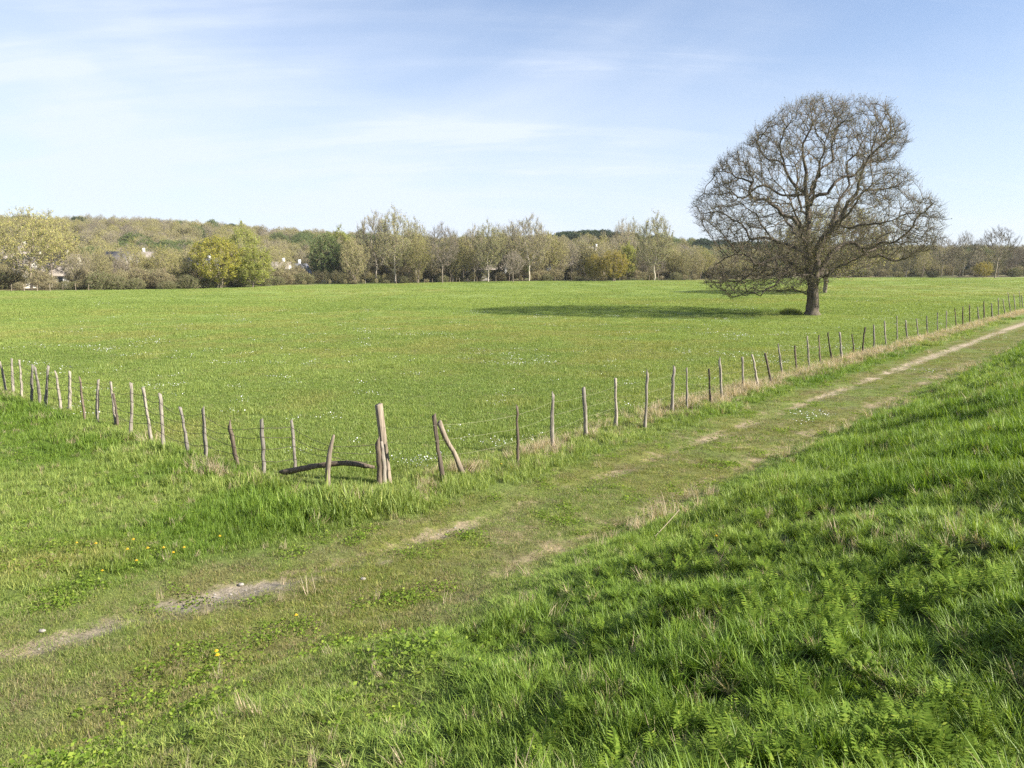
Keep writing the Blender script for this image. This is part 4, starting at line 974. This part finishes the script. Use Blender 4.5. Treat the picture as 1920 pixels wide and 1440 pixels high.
# bushes at the foot of the treeline
BUSH = [(185, 543, 505), (215, 547, 512), (252, 547, 518), (352, 541, 512), (385, 540, 516), (445, 538, 512), (485, 536, 500), (520, 535, 516), (757, 531, 516), (832, 532, 514), (1268, 527, 508), (1750, 522, 505), (1905, 519, 500)]
for i, (px, base, top) in enumerate(BUSH):
    dist = float(yb_of((px-960)/1440))+2.5
    t = place('bramble', 'bramble_bush', px, dist, top, 0.8)
    m = min(MARKS, key=lambda m: abs(m[0]-px)); side = 'right' if px > m[0] else 'left'
    k = (m[0], side, 'bush'); cnt[k] = cnt.get(k, 0)+1
    tag(t, 'dark green bramble bush, %s on the %s below %s' % (ORD[cnt[k]-1], side, m[1]), 'bush', 'bramble bushes at the meadow edge')
# ridge trees on the skyline
n = 0
RT = list(np.arange(104, 345, 6.5))+list(np.arange(360, 590, 14))
for px in RT[:40]:
    px = px+random.uniform(-2, 2)
    top = np.interp(px, [100, 160, 230, 340, 450, 590], [408, 404, 406, 414, 421, 438])+random.uniform(-3, 5)
    t = place('bare_slim', 'ridge_tree', px, 492+random.uniform(-8, 8), top, random.uniform(0.9, 1.3), hill=True)
    tag(t, 'slender bare tree on the left hill skyline, %s from the left' % ORD[n], 'tree', 'bare trees along the hill skyline'); n += 1
n = 0
for px in (1062, 1075, 1088, 1100, 1112, 1124, 1137, 1390, 1405):
    t = place('evergreen', 'evergreen_tree', px, 500+random.uniform(-20, 20), random.uniform(438, 443) if px < 1300 else 462, random.uniform(0.9, 1.3), hill=True)
    tag(t, 'dark evergreen tree on the far ridge right of centre, %s from the left' % ORD[n], 'tree', 'evergreens on the far ridge'); n += 1
# the wooded hillside: one mass
def build_wood():
    keys = ['budding_b', 'bare_slim', 'budding', 'bare', 'green', 'poplar', 'evergreen']
    ms = []
    for k in keys:
        H0, tm, cm, lm = PROTO[k]; c = [m for m in (tm, cm, lm) if m is not None]
        vs = []; fs = []; mi = []; off = 0; mats = []
        for m in c:
            nv = len(m.vertices); v = np.zeros(nv*3, np.float32); m.vertices.foreach_get('co', v); vs.append(v.reshape(-1, 3))
            nf = len(m.polygons); lt = np.zeros(len(m.loops), np.int32); m.loops.foreach_get('vertex_index', lt); fs.append(lt.reshape(nf, 4)+off); off += nv
            mats.append(m.materials[0]); mi.append(np.full(nf, len(mats)-1, np.int32))
        me = mesh_np('wood_'+k, np.concatenate(vs)/H0, fs, mats); me.polygons.foreach_set('material_index', np.concatenate(mi)); ms.append(me)
    n = 4200; r = np.random.default_rng(31)
    y = r.uniform(245, 540, n); u = r.uniform(-0.85, 0.85, n); x = u*y
    near = np.interp(u, [-0.6, -0.2, 0.2, 0.6], [235, 270, 290, 300]); k = y > near+5; x, y, u = x[k], y[k], u[k]; n = len(x)
    z = hill_h(x, y)-0.3; h = r.uniform(8.5, 12.5, n)*np.interp(y, [250, 480, 540], [1.0, 0.85, 0.75])
    prob = np.array([0.36, 0.24, 0.22, 0.12, 0.015, 0.035, 0.01]); idx = r.choice(7, n, p=prob)
    gz = vnoise(x, y, 45, 131, 2); idx = np.where((gz > 0.66) & (r.uniform(0, 1, n) < 0.25), 4, idx)
    ev = (u > 0.06) & (u < 0.14) & (y > 440) | (u > 0.24) & (u < 0.36) & (y > 380); idx = np.where(ev & (r.uniform(0, 1, n) < 0.7), 6, idx)
    rot = np.stack([np.zeros(n), np.zeros(n), r.uniform(0, 6.283, n)], 1)
    wd = h*r.uniform(1.0, 1.5, n)
    coll = proto_coll('wood_tree', ms)
    scatter('hillside_wood', coll, np.stack([x, y, z], 1), rot, np.stack([wd, wd, h], 1), idx, np.ones((n, 3)), 'brown spring woodland covering the hillside behind the treeline', 'woodland')
    # thicket at the foot of the treeline
    keys2 = ['shrub', 'bramble', 'budding_b']; ms2 = [ms[0]]
    out = []
    for k in keys2:
        H0, tm, cm, lm = PROTO[k]; c = [m for m in (cm, lm) if m is not None]; vs = []; fs = []; mi = []; off = 0; mats = []
        for m in c:
            nv = len(m.vertices); v = np.zeros(nv*3, np.float32); m.vertices.foreach_get('co', v); vs.append(v.reshape(-1, 3))
            nf = len(m.polygons); lt = np.zeros(len(m.loops), np.int32); m.loops.foreach_get('vertex_index', lt); fs.append(lt.reshape(nf, 4)+off); off += nv
            mats.append(m.materials[0]); mi.append(np.full(nf, len(mats)-1, np.int32))
        me = mesh_np('thicket_'+k, np.concatenate(vs)/H0, fs, mats); me.polygons.foreach_set('material_index', np.concatenate(mi)); out.append(me)
    n = 620; u = r.uniform(-0.85, 0.85, n); back = r.uniform(0, 1, n)**1.5*42; y = yb_of(u)+3.0+back; x = u*y
    k = (u < 0.28) | (back > 9); x, y, u, back = x[k], y[k], u[k], back[k]; n = len(x)
    h = np.interp(u, [-0.7, -0.4, -0.2, 0.5], [3.8, 3.1, 2.6, 2.5])*r.uniform(0.6, 1.2, n)*(1+back/42*0.9)
    h = np.where(back < 3, h*0.6, h)
    rot = np.stack([np.zeros(n), np.zeros(n), r.uniform(0, 6.283, n)], 1); wd = h*r.uniform(0.9, 1.4, n)
    scatter('hedge_thicket', proto_coll('thicket', out), np.stack([x, y, height(x, y)-0.1], 1), rot, np.stack([wd, wd, h], 1), r.choice(3, n, p=[0.40, 0.14, 0.46]), np.ones((n, 3)), 'tangled brown undergrowth along the foot of the treeline', 'undergrowth')
build_wood()

# ------------------------------------------------------------------ far houses glimpsed through the trees
M_WALL = mat_plain('cream_render', (0.68, 0.65, 0.58), 0.9, 1.5, 0.08, 0.1); M_WALLW = mat_plain('white_render', (0.78, 0.77, 0.73), 0.9, 1.5, 0.05, 0.1)
M_ROOF = mat_plain('brown_tile', (0.27, 0.235, 0.20), 0.9, 2.5, 0.3, 0.4); M_SLATE = mat_plain('grey_slate', (0.20, 0.20, 0.22), 0.7, 2.5, 0.3, 0.3)
M_GLASS = mat_plain('window_glass', (0.04, 0.05, 0.06), 0.15, 2, 0.1, 0); M_FRAME = mat_plain('painted_frame', (0.7, 0.7, 0.68), 0.6, 3, 0.05, 0)
def box(c, s):
    x, y, z = c; a, b, d = s[0]/2, s[1]/2, s[2]/2
    V = np.array([(x+i*a, y+j*b, z+k*d) for i in (-1, 1) for j in (-1, 1) for k in (-1, 1)])
    F = np.array([(0, 1, 3, 2), (4, 6, 7, 5), (0, 4, 5, 1), (2, 3, 7, 6), (0, 2, 6, 4), (1, 5, 7, 3)])
    return V, F
def house(px, row, dist, w, d, h, rz, wall, roofm, label):
    x, z = ztop(px, row, dist)
    zg = max(float(hill_h(np.array([x]), np.array([dist]))[0]), float(height(x, dist)))
    h = max(h, z-zg) if row else h
    root = empty('house', (x, dist, zg-0.3), rz); tag(root, label, 'house', 'houses behind the treeline')
    rh = w*0.32
    V = [(-w/2, -d/2, 0), (w/2, -d/2, 0), (w/2, d/2, 0), (-w/2, d/2, 0), (-w/2, -d/2, h), (w/2, -d/2, h), (w/2, d/2, h), (-w/2, d/2, h), (-w/2, 0, h+rh), (w/2, 0, h+rh)]
    me = bpy.data.meshes.new('house_wall'); me.from_pydata(V, [], [(0, 1, 5, 4), (2, 3, 7, 6), (1, 2, 6, 9, 5), (3, 0, 4, 8, 7), (3, 2, 1, 0)]); me.materials.append(wall); obj('wall', me, root)
    e = 0.45; t = 0.16; up = rh/(d/2)
    V = []; F = []
    for sgn in (-1, 1):
        o = len(V); y0, z0, y1, z1 = sgn*(d/2+e), h-up*e+0.02, 0.0, h+rh+0.02
        V += [(-w/2-e, y0, z0), (w/2+e, y0, z0), (w/2+e, y1, z1), (-w/2-e, y1, z1), (-w/2-e, y0, z0+t), (w/2+e, y0, z0+t), (w/2+e, y1, z1+t), (-w/2-e, y1, z1+t)]
        F += [(o, o+1, o+2, o+3), (o+4, o+5, o+6, o+7), (o, o+1, o+5, o+4), (o+2, o+3, o+7, o+6), (o+1, o+2, o+6, o+5), (o+3, o, o+4, o+7)]
    rf = obj('roof', mesh_np('house_roof', V, [np.array(F)], roofm), root)
    v, f = box((w*0.28, d*0.1, h+rh*0.9+0.6), (0.7, 0.7, 2.0)); obj('chimney', mesh_np('chimney', v, [f], wall), rf)
    for wx in (-w*0.3, 0.02*w, w*0.32):
        v, f = box((wx, -d/2-0.02, h*0.62), (1.1, 0.10, 1.3)); wn = obj('window', mesh_np('window_frame', v, [f], M_FRAME), root)
        v, f = box((wx, -d/2-0.08, h*0.62), (0.85, 0.04, 1.05)); obj('pane', mesh_np('window_pane', v, [f], M_GLASS), wn)
    v, f = box((-w*0.14, -d/2-0.02, 1.2), (1.0, 0.08, 2.1)); obj('door', mesh_np('door', v, [f], M_FRAME), root)
    return root
house(8, 499, 178, 15, 9, 4.0, 0.25, M_WALL, M_ROOF, 'cream house with low brown roof at the far left edge')
house(38, 509, 170, 9, 7, 3.0, -0.3, M_WALL, M_ROOF, 'small cream house below the first one at the left edge')
house(92, 511, 172, 13, 8, 2.6, 0.1, M_WALL, M_ROOF, 'long low house with grey brown roof right of the forked tree')
house(247, 496, 225, 12, 8, 5.0, 0.4, M_WALL, M_ROOF, 'tan house behind the budding trees left of the yellow willow')
house(378, 503, 210, 9, 7, 3.6, 0.7, M_WALLW, M_SLATE, 'white gabled house with slate roof behind the yellow willow')
house(512, 515, 225, 11, 8, 2.6, -0.2, M_WALLW, M_ROOF, 'pale low house right of the lime green tree')
house(550, 512, 235, 8, 7, 3.0, 0.6, M_WALLW, M_SLATE, 'white gable seen in the brown thicket left of the dark green tree')
house(650, 516, 236, 14, 9, 3.5, 0.15, M_WALLW, M_ROOF, 'white house showing under the olive oak limbs')
house(908, 508, 246, 13, 9, 4.0, -0.15, M_WALLW, M_ROOF, 'white house behind the dark stems at the centre')
house(1053, 505, 262, 8, 7, 4.0, 0.4, M_WALLW, M_ROOF, 'small white house right of the tall brown poplar')
house(1105, 482, 300, 13, 8, 5.0, 0.5, M_WALLW, M_ROOF, 'white house roof just left above the mustard willow bush')

# ------------------------------------------------------------------ fences
M_WOOD = mat_bark('weathered_wood', (0.065, 0.055, 0.045), (0.34, 0.305, 0.255), 30.0, (1, 1, 0.10), 0.8, 0.012, moss=(0.20, 0.20, 0.13))
M_WOODD = mat_bark('dark_old_wood', (0.035, 0.028, 0.022), (0.17, 0.135, 0.10), 24.0, (1, 1, 0.12), 0.9, 0.012)
M_WOODT = mat_bark('tan_wood', (0.10, 0.08, 0.06), (0.34, 0.28, 0.21), 22.0, (1, 1, 0.08), 0.7, 0.010)
M_WIRE = mat_plain('rusty_wire', (0.07, 0.055, 0.045), 0.7, 30, 0.3, 0, 0.4)
M_WIREP = mat_plain('galvanised_wire', (0.26, 0.25, 0.15), 0.6, 30, 0.2, 0, 0.3)
def stake(name, base, top, r, mat, rng, parent=None, under=0.35, wob=0.0065, sides=9, taper=0.75, split=False, rings=11):
    """crooked split stake from base to top, sunk into the ground"""
    base = np.array(base, float); top = np.array(top, float); ax = top-base; L = np.linalg.norm(ax); ax /= L
    a, b = frames(ax[None]); a, b = a[0], b[0]
    V = []; F = []; th0 = rng.uniform(0, 6.283)
    bow = rng.normal(0, 0.014*L); bd = rng.uniform(0, 6.283); prof = 1+rng.normal(0, 0.16, sides)
    for i in range(rings):
        t = -under/L+(1+under/L)*i/(rings-1); tt = max(t, 0)
        c = base+ax*L*t+(a*math.cos(bd)+b*math.sin(bd))*bow*math.sin(math.pi*min(tt, 1))+a*rng.normal(0, wob)+b*rng.normal(0, wob)
        rr = r*(1-(1-taper)*tt)*(1+0.12*math.sin(7*tt+th0))
        for k in range(sides):
            g = th0+k/sides*6.283; q = rr*prof[k]*(1+rng.normal(0, 0.05)); V.append(c+(a*math.cos(g)+b*math.sin(g))*q)
    slant = rng.normal(0, 0.6)
    for k in range(sides):
        g = th0+k/sides*6.283; V[-sides+k] = V[-sides+k]+ax*(math.cos(g)*slant*r+rng.normal(0, r*0.22))
    V.append(np.mean(V[-sides:], 0)-ax*r*0.15)
    for i in range(rings-1):
        for k in range(sides):
            k2 = (k+1) % sides; F.append((i*sides+k, i*sides+k2, (i+1)*sides+k2, (i+1)*sides+k))
    T = [((rings-1)*sides+k, (rings-1)*sides+(k+1) % sides, rings*sides) for k in range(sides)]
    V = np.array(V)
    me = mesh_np(name, V-base, [np.array(F), np.array(T)], mat, False)
    o = obj(name, me, parent, tuple(base-(np.array(parent.location) if parent else 0)))
    return o
def post_points(tx, ty, bx, by, lift=0.12):
    g = ground_hit(bx, by, lift); d = ray(tx, ty)
    k = g[1]/d[1]*1.0; top = np.array([d[0]*k, g[1]+random.uniform(-0.05, 0.05), CZ+d[2]*k]); return g, top
rngp = np.random.default_rng(77)
LP = [(a/4, 640+b/4, c/4, 640+d/4) for a, b, c, d in [(0, 150, 45, 350), (82, 130, 97, 355), (140, 140, 162, 395), (245, 175, 235, 445), (262, 190, 293, 450), (362, 185, 343, 475), (420, 232, 452, 480), (525, 225, 520, 490), (605, 268, 635, 560), (740, 285, 728, 580), (820, 305, 865, 600), (990, 310, 975, 685), (1075, 345, 1135, 720), (1198, 392, 1222, 775), (1345, 495, 1418, 825), (1525, 495, 1548, 860), (1720, 612, 1775, 905)]]
LP += [(460+a/4, 720+b/4, 460+c/4, 720+d/4) for a, b, c, d in [(122, 262, 135, 650), (342, 270, 375, 630)]]
RP = [(460+1412/4, 720+232/4, 460+1478/4, 720+690/4)]
RP += [(900+a/3.2, 620+b/3.2, 900+c/3.2, 620+d/3.2) for a, b, c, d in [(220, 452, 225, 765), (438, 372, 438, 695), (622, 340, 635, 610), (812, 288, 818, 550), (1008, 245, 990, 555), (1167, 215, 1155, 465), (1240, 222, 1240, 450), (1372, 228, 1385, 415), (1435, 170, 1455, 390), (1578, 160, 1580, 335), (1635, 142, 1668, 315), (1712, 135, 1748, 295), (1792, 82, 1815, 245), (1888, 88, 1902, 225)]]
RP += [(1400+a/3.692, 520+b/3.692, 1400+c/3.692, 520+d/3.692) for a, b, c, d in [(415, 405, 432, 605), (498, 402, 510, 570), (562, 382, 590, 555), (645, 378, 658, 535), (730, 395, 742, 505), (822, 345, 803, 515), (880, 328, 883, 480), (957, 302, 967, 455), (1040, 268, 1043, 420), (1102, 298, 1113, 415), (1173, 285, 1190, 400), (1250, 268, 1254, 385), (1322, 243, 1325, 365), (1385, 232, 1383, 352), (1441, 215, 1453, 333), (1495, 205, 1497, 328), (1541, 188, 1545, 300), (1598, 205, 1608, 290), (1642, 165, 1645, 278), (1696, 180, 1702, 278), (1740, 142, 1744, 262), (1770, 150, 1790, 250), (1808, 105, 1828, 235), (1850, 118, 1863, 235), (1885, 92, 1893, 200), (1903, 125, 1912, 200)]]
RDARK = {0, 1, 8, 12, 14, 16, 17, 19, 20, 29, 30, 31, 33}
def polywire(parent, name, pts, r, mat, sag, rng, barbs=False):
    A = []; B = []
    for p, q in zip(pts[:-1], pts[1:]):
        n = 7; L = np.linalg.norm(q-p); sg = sag*rng.uniform(0.3, 1.6)*min(1, L/1.6); prev = p
        for k in range(1, n+1):
            t = k/n; c = p*(1-t)+q*t; c = c-np.array([0, 0, 4*sg*t*(1-t)])+rng.normal(0, 0.004, 3)*(k < n)
            A.append(prev); B.append(c); prev = c
    A = np.array(A); B = np.array(B); parts = [prisms(A, B, r, r, 5)]
    if barbs:
        m = (A+B)/2; 
        for _ in range(2):
            d = norm(rng.normal(size=m.shape)); parts.append(prisms(m-d*0.016, m+d*0.016, 0.0016, 0.0016, 3))
    V, F = combine(parts); me = mesh_np(name, V-np.array(parent.location), F, mat); return obj(name, me, parent)
def build_fences():
    # left fence
    P = [post_points(*q) for q in LP]
    root = empty('wire_fence', tuple(P[-1][0])); tag(root, 'barbed wire fence with crooked grey posts running off to the left', 'fence')
    for i, (b, t) in enumerate(P):
        stake('post', b, t, rngp.uniform(0.036, 0.050), M_WOOD if i not in (8, 16) else M_WOODD, rngp, root)
    b, t = post_points(850/4, 640+390/4, 880/4, 640+605/4); o = stake('post', b, t, 0.04, M_WOODD, rngp, root); o['label'] = 'short dark prop leaning on a taller post'
    # the bent stake, rail, split stump and square post at the corner
    g = ground_hit(616, 922, 0.0)
    def pt(px, py, yy): d = ray(px, py); k = yy/d[1]; return np.array([d[0]*k, yy, CZ+d[2]*k])
    stake_pts = [pt(616, 935, g[1]), pt(615, 905, g[1]), pt(615, 880, g[1]+.01), pt(618, 850, g[1]+.03), pt(622, 830, g[1]+.05), pt(626, 816, g[1]+.06)]
    q = spline(stake_pts, 0.09); n = len(q); rr = np.interp(np.linspace(0, 1, n), [0, 0.7, 1], [0.045, 0.050, 0.022])
    V, F = limb_mesh(q, np.arange(n)-1, rr, 0, 9, rngp, 0.07)
    me = mesh_np('bent_stake', np.concatenate([V-q[0], [q[-1]-q[0]+np.array([0, 0, .02])]]), [F, np.array([((n-1)*9+k, (n-1)*9+(k+1) % 9, n*9) for k in range(9)])], M_WOODT)
    tag(obj('bent_stake', me, None, tuple(q[0])), 'bent reddish stake with a pointed tip crossing the fallen rail', 'stake')
    yy = g[1]+0.10
    rail = spline([pt(528, 886, yy+0.3), pt(560, 880, yy+0.2), pt(590, 874, yy+.1), pt(630, 869, yy+.05), pt(665, 870, yy), pt(702, 876, yy-0.02)], 0.10); n = len(rail)
    V, F = limb_mesh(rail, np.arange(n)-1, np.interp(np.linspace(0, 1, n), [0, .2, .9, 1], [.062, .058, .050, .028]), 0, 9, rngp, 0.08)
    tag(obj('fallen_rail', mesh_np('fallen_rail', V-rail[0], [F, np.array([[(n-1)*9+k for k in range(9)]]), np.array([[8-k for k in range(9)]])], M_WOODD), None, tuple(rail[0])), 'dark rotten log rail lying bowed across the gap beside the square post', 'log')
    b, t = post_points(460+985/4, 720+425/4, 460+1000/4, 720+800/4, 0.0)
    st = empty('split_stump', tuple(b)); tag(st, 'short split rotten stump post propped against the square post', 'post')
    stake('stump', b, t, 0.062, M_WOODD, rngp, st, taper=0.7, wob=0.006)
    stake('stump_sliver', b+np.array([0.10, 0.05, 0]), t+np.array([0.07, 0.05, -0.04]), 0.040, M_WOOD, rngp, st, taper=0.6, wob=0.004)
    # big square post
    gb = ground_hit(728, 908, 0.0); yb = gb[1]; top = pt(710, 758, yb+0.02); ax = top-gb; L = np.linalg.norm(ax); ax /= L
    a = np.array([0.80, 0.60, 0]); a = norm((a-ax*(a@ax))[None])[0]; b2 = np.cross(ax, a)
    V = []; F = []
    for i in range(9):
        t = -0.25+1.25*i/8; c = gb+ax*L*t
        for sx, sy in ((-1, -1), (1, -1), (1, 1), (-1, 1)):
            for ch in ((1.0, 0.86), (0.86, 1.0)) if sx*sy > 0 else ((0.86, 1.0), (1.0, 0.86)):
                hw = 0.060*(1+rngp.normal(0, 0.012)); V.append(c+a*sx*hw*ch[0]+b2*sy*hw*ch[1]+ax*(i == 8)*(0.012*sx+rngp.normal(0, 0.004)))
    for i in range(8):
        for k in range(8): F.append((i*8+k, i*8+(k+1) % 8, (i+1)*8+(k+1) % 8, (i+1)*8+k))
    me = mesh_np('square_post', np.array(V)-gb, [np.array(F), np.array([[64+k for k in range(8)]])], M_WOODT)
    tag(obj('square_post', me, None, tuple(gb)), 'tall thick squared timber post leaning at the fence corner', 'post')
    cb, ctop = gb, top
    # right fence
    R = [post_points(*q) for q in RP]
    root2 = empty('wire_fence', tuple(R[0][0])); tag(root2, 'wire fence with crooked posts running beside the track to the right', 'fence')
    for i, (b, t) in enumerate(R):
        stake('post', b, t, rngp.uniform(0.036, 0.052)*np.interp(b[1], [15, 60], [1, 1.15]), M_WOODD if i in RDARK else M_WOOD, rngp, root2)
    d1, d2 = post_points(460+1450/4, 720+290/4, 460+1645/4, 720+660/4); d2[1] = R[0][0][1]+0.12; d2[0] = R[0][1][0]+0.10
    o = stake('brace', d1, pt(460+1450/4, 720+290/4, R[0][0][1]+0.06), 0.050, M_WOODT, rngp, root2, taper=0.85); o['label'] = 'tan pole leaning diagonally against the first dark post'
    # wires
    for hf in (0.32, 0.50, 0.68, 0.86):
        pts = [b*(1-hf)+t*hf+np.array([0, -0.05, rngp.normal(0, 0.03)]) for b, t in P]; pts.append(np.array(stake_pts[3])*(1-hf)+np.array(stake_pts[4])*hf+np.array([0, 0, hf*0.35-0.35]))
        pts.append(gb*(1-hf*0.6)+top*hf*0.6)
        polywire(root, 'wire', pts, 0.0052, M_WIRE, 0.07, rngp, True)
    for hf in (0.40, 0.62, 0.84):
        pts = [cb*(1-hf*0.85)+ctop*hf*0.85]+[b*(1-hf)+t*hf+np.array([-0.03, -0.04, rngp.normal(0, 0.015)]) for b, t in R]
        polywire(root2, 'wire', pts, 0.0022, M_WIREP, 0.03, rngp, False)
    # pale posts at the far edge of the meadow
    r3 = None
    for lst, lab in ((range(-20, 175, 24), 'row of pale posts at the left far edge of the meadow'), ([745, 785, 797, 812, 845, 856, 862, 878, 895, 930, 980, 1040, 1062, 1085, 1110, 1135, 1160, 1190, 1215, 1240, 1290, 1320], 'thin pale posts along the central far edge of the meadow')):
        first = None
        for px in lst:
            u = (px-960)/1440; y = float(yb_of(u))-1.0; x = u*y*math.cos(0); z = float(height(x, y))
            if first is None: first = empty('boundary_fence', (x, y, z)); tag(first, lab, 'fence')
            hh = random.uniform(1.2, 1.7)
            stake('post', (x, y, z), (x+random.uniform(-.1, .1), y, z+hh*0.85), 0.05, M_WOODT, rngp, first, sides=6, rings=4)
        
build_fences()

# ------------------------------------------------------------------ small things: tussock by the oak, dandelions, stones
def tussock():
    g = ground_hit(1483, 590)
    rng = np.random.default_rng(5); n = 60
    q = norm(rng.normal(size=(400, 3))); q[:, 2] = np.abs(q[:, 2])
    v1, f1 = blades(700, 1.0, 0.35, 0.6, 0.03, 2, 0.4, 0.9, rng)
    rr = np.hypot(v1[:, 0], v1[:, 1]); v1[:, 2] += 0.22*np.clip(1-rr**2, 0, 1)
    V = []; F = []; k = 20
    for i in range(6):
        t = i/5; 
        for j in range(k): a = j/k*6.283; r = 1.15*(1-t)*(1+0.2*math.sin(3*a+1)); V.append((r*math.cos(a), r*math.sin(a), -0.1+0.34*(1-(1-t)**2)))
    for i in range(5):
        for j in range(k): F.append((i*k+j, i*k+(j+1) % k, (i+1)*k+(j+1) % k, (i+1)*k+j))
    v, f = combine([(np.array(V), np.array(F)), (v1, f1)])
    m = mat_blade('tussock_grass', base=(0.19, 0.23, 0.05), var=0.4)
    o = obj('grass_mound', mesh_np('grass_mound', v, f, m), None, tuple(g)); tag(o, 'small rough grass mound left of the solitary oak trunk', 'mound')
tussock()
def flowers():
    rng = np.random.default_rng(9)
    # dandelion prototype: stem and flower head
    V = []; F = []; c = 0
    for ring, (r, z, n) in enumerate(((0.020, 0.0, 14), (0.014, 0.006, 12), (0.008, 0.010, 9))):
        for k in range(n):
            a = k/n*6.283+ring*0.3; d = np.array([math.cos(a), math.sin(a), 0]); s = np.array([-d[1], d[0], 0])*0.0035; b = np.array([0, 0, z])
            V += [b, b+d*r*0.6-s+np.array([0, 0, .002]), b+d*r+np.array([0, 0, .001]), b+d*r*0.6+s+np.array([0, 0, .002])]; F.append((c, c+1, c+2, c+3)); c += 4
    head = mesh_np('dandelion_head', np.array(V)+np.array([0, 0, .09]), [np.array(F)], M_YELLOW)
    v, f = prisms(np.array([[0, 0, -0.02]]), np.array([[0, 0, 0.09]]), 0.0022, 0.0018, 5)
    stem = mesh_np('dandelion_stem', v, [f], M_HERB)
    spots = [(145, 1031), (181, 1034), (240, 1045), (251, 1026), (257, 1066), (193, 1084), (308, 1042), (326, 1051), (413, 1020), (346, 1041), (407, 1240), (409, 1251), (278, 1043), (556, 1171), (1342, 1022), (940, 880)]
    where = ['leftmost of the yellow cluster on the left turf', 'second from the left of the yellow cluster', 'in the middle of the yellow cluster', 'just above the middle of the yellow cluster', 'below the middle of the yellow cluster', 'lowest and alone beneath the yellow cluster', 'right of the middle of the yellow cluster', 'lower one of two right of the yellow cluster', 'rightmost and alone above the track', 'upper one of two right of the yellow cluster', 'upper of a pair low in the near turf', 'lower of a pair low in the near turf', 'small one in the centre of the yellow cluster', 'alone in the turf below the gravel patch', 'alone on the near bank right of the track', 'alone in the verge behind the track']
    for (px, py), w in zip(spots, where):
        g = ground_hit(px, py); r = empty('dandelion', tuple(g), rng.uniform(0, 6)); s = rng.uniform(1.0, 1.35); r.scale = (s, s, s)
        tag(r, 'yellow dandelion flower '+w, 'flower', 'dandelions in the short grass')
        obj('stem', stem, r); obj('flower_head', head, r)
    for (px, py), lab in (((80, 1188), 'small white stone in the turf at the left edge'), ((681, 1090), 'small pale stone on the track below the square post'), ((452, 1099), 'small pale stone on the grey gravel patch')):
        g = ground_hit(px, py); V = norm(rng.normal(size=(1, 3)))
        th = np.linspace(0, math.pi, 6); P = []; F = []
        for i, t in enumerate(th):
            for j in range(8):
                a = j/8*6.283; q = 0.03*(1+rng.normal(0, 0.12)); P.append((q*math.sin(t)*math.cos(a)*1.3, q*math.sin(t)*math.sin(a), q*0.7*math.cos(t)+0.01))
        for i in range(5):
            for j in range(8): F.append((i*8+j, i*8+(j+1) % 8, (i+1)*8+(j+1) % 8, (i+1)*8+j))
        o = obj('stone', mesh_np('stone', np.array(P), [np.array(F)], M_STONE), None, (g[0], g[1], g[2]+0.01)); tag(o, lab, 'stone', 'loose stones by the track')
    # broken straw stalk lying on the bank
    g = ground_hit(1228, 1020); q = spline([g+np.array([0, 0, .10]), g+np.array([.15, .12, .20]), g+np.array([.36, .28, .36])], 0.08)
    V, F = limb_mesh(q, np.arange(len(q))-1, np.full(len(q), 0.005), 0, 5, rng, 0)
    tag(obj('straw_stalk', mesh_np('straw_stalk', V-g, [F], M_DRY), None, tuple(g)), 'single bleached straw stalk slanting out of the bank grass', 'stalk')
flowers()
def build_haze():
    v, f = box((0, 450, 27.5), (2400, 1010, 61))
    m, N, L = newmat('air'); out = N.new('ShaderNodeOutputMaterial'); pv = N.new('ShaderNodeVolumePrincipled')
    pv.inputs['Color'].default_value = (0.86, 0.92, 1.0, 1); pv.inputs['Density'].default_value = 0.00010; pv.inputs['Anisotropy'].default_value = 0.2
    L.new(pv.outputs[0], out.inputs['Volume'])
    tag(obj('haze', mesh_np('haze', v, [f], m)), 'thin spring haze over the valley', 'haze', kind='stuff')
build_haze()
for o in bpy.data.objects:
    if 'px' in o: del o['px']
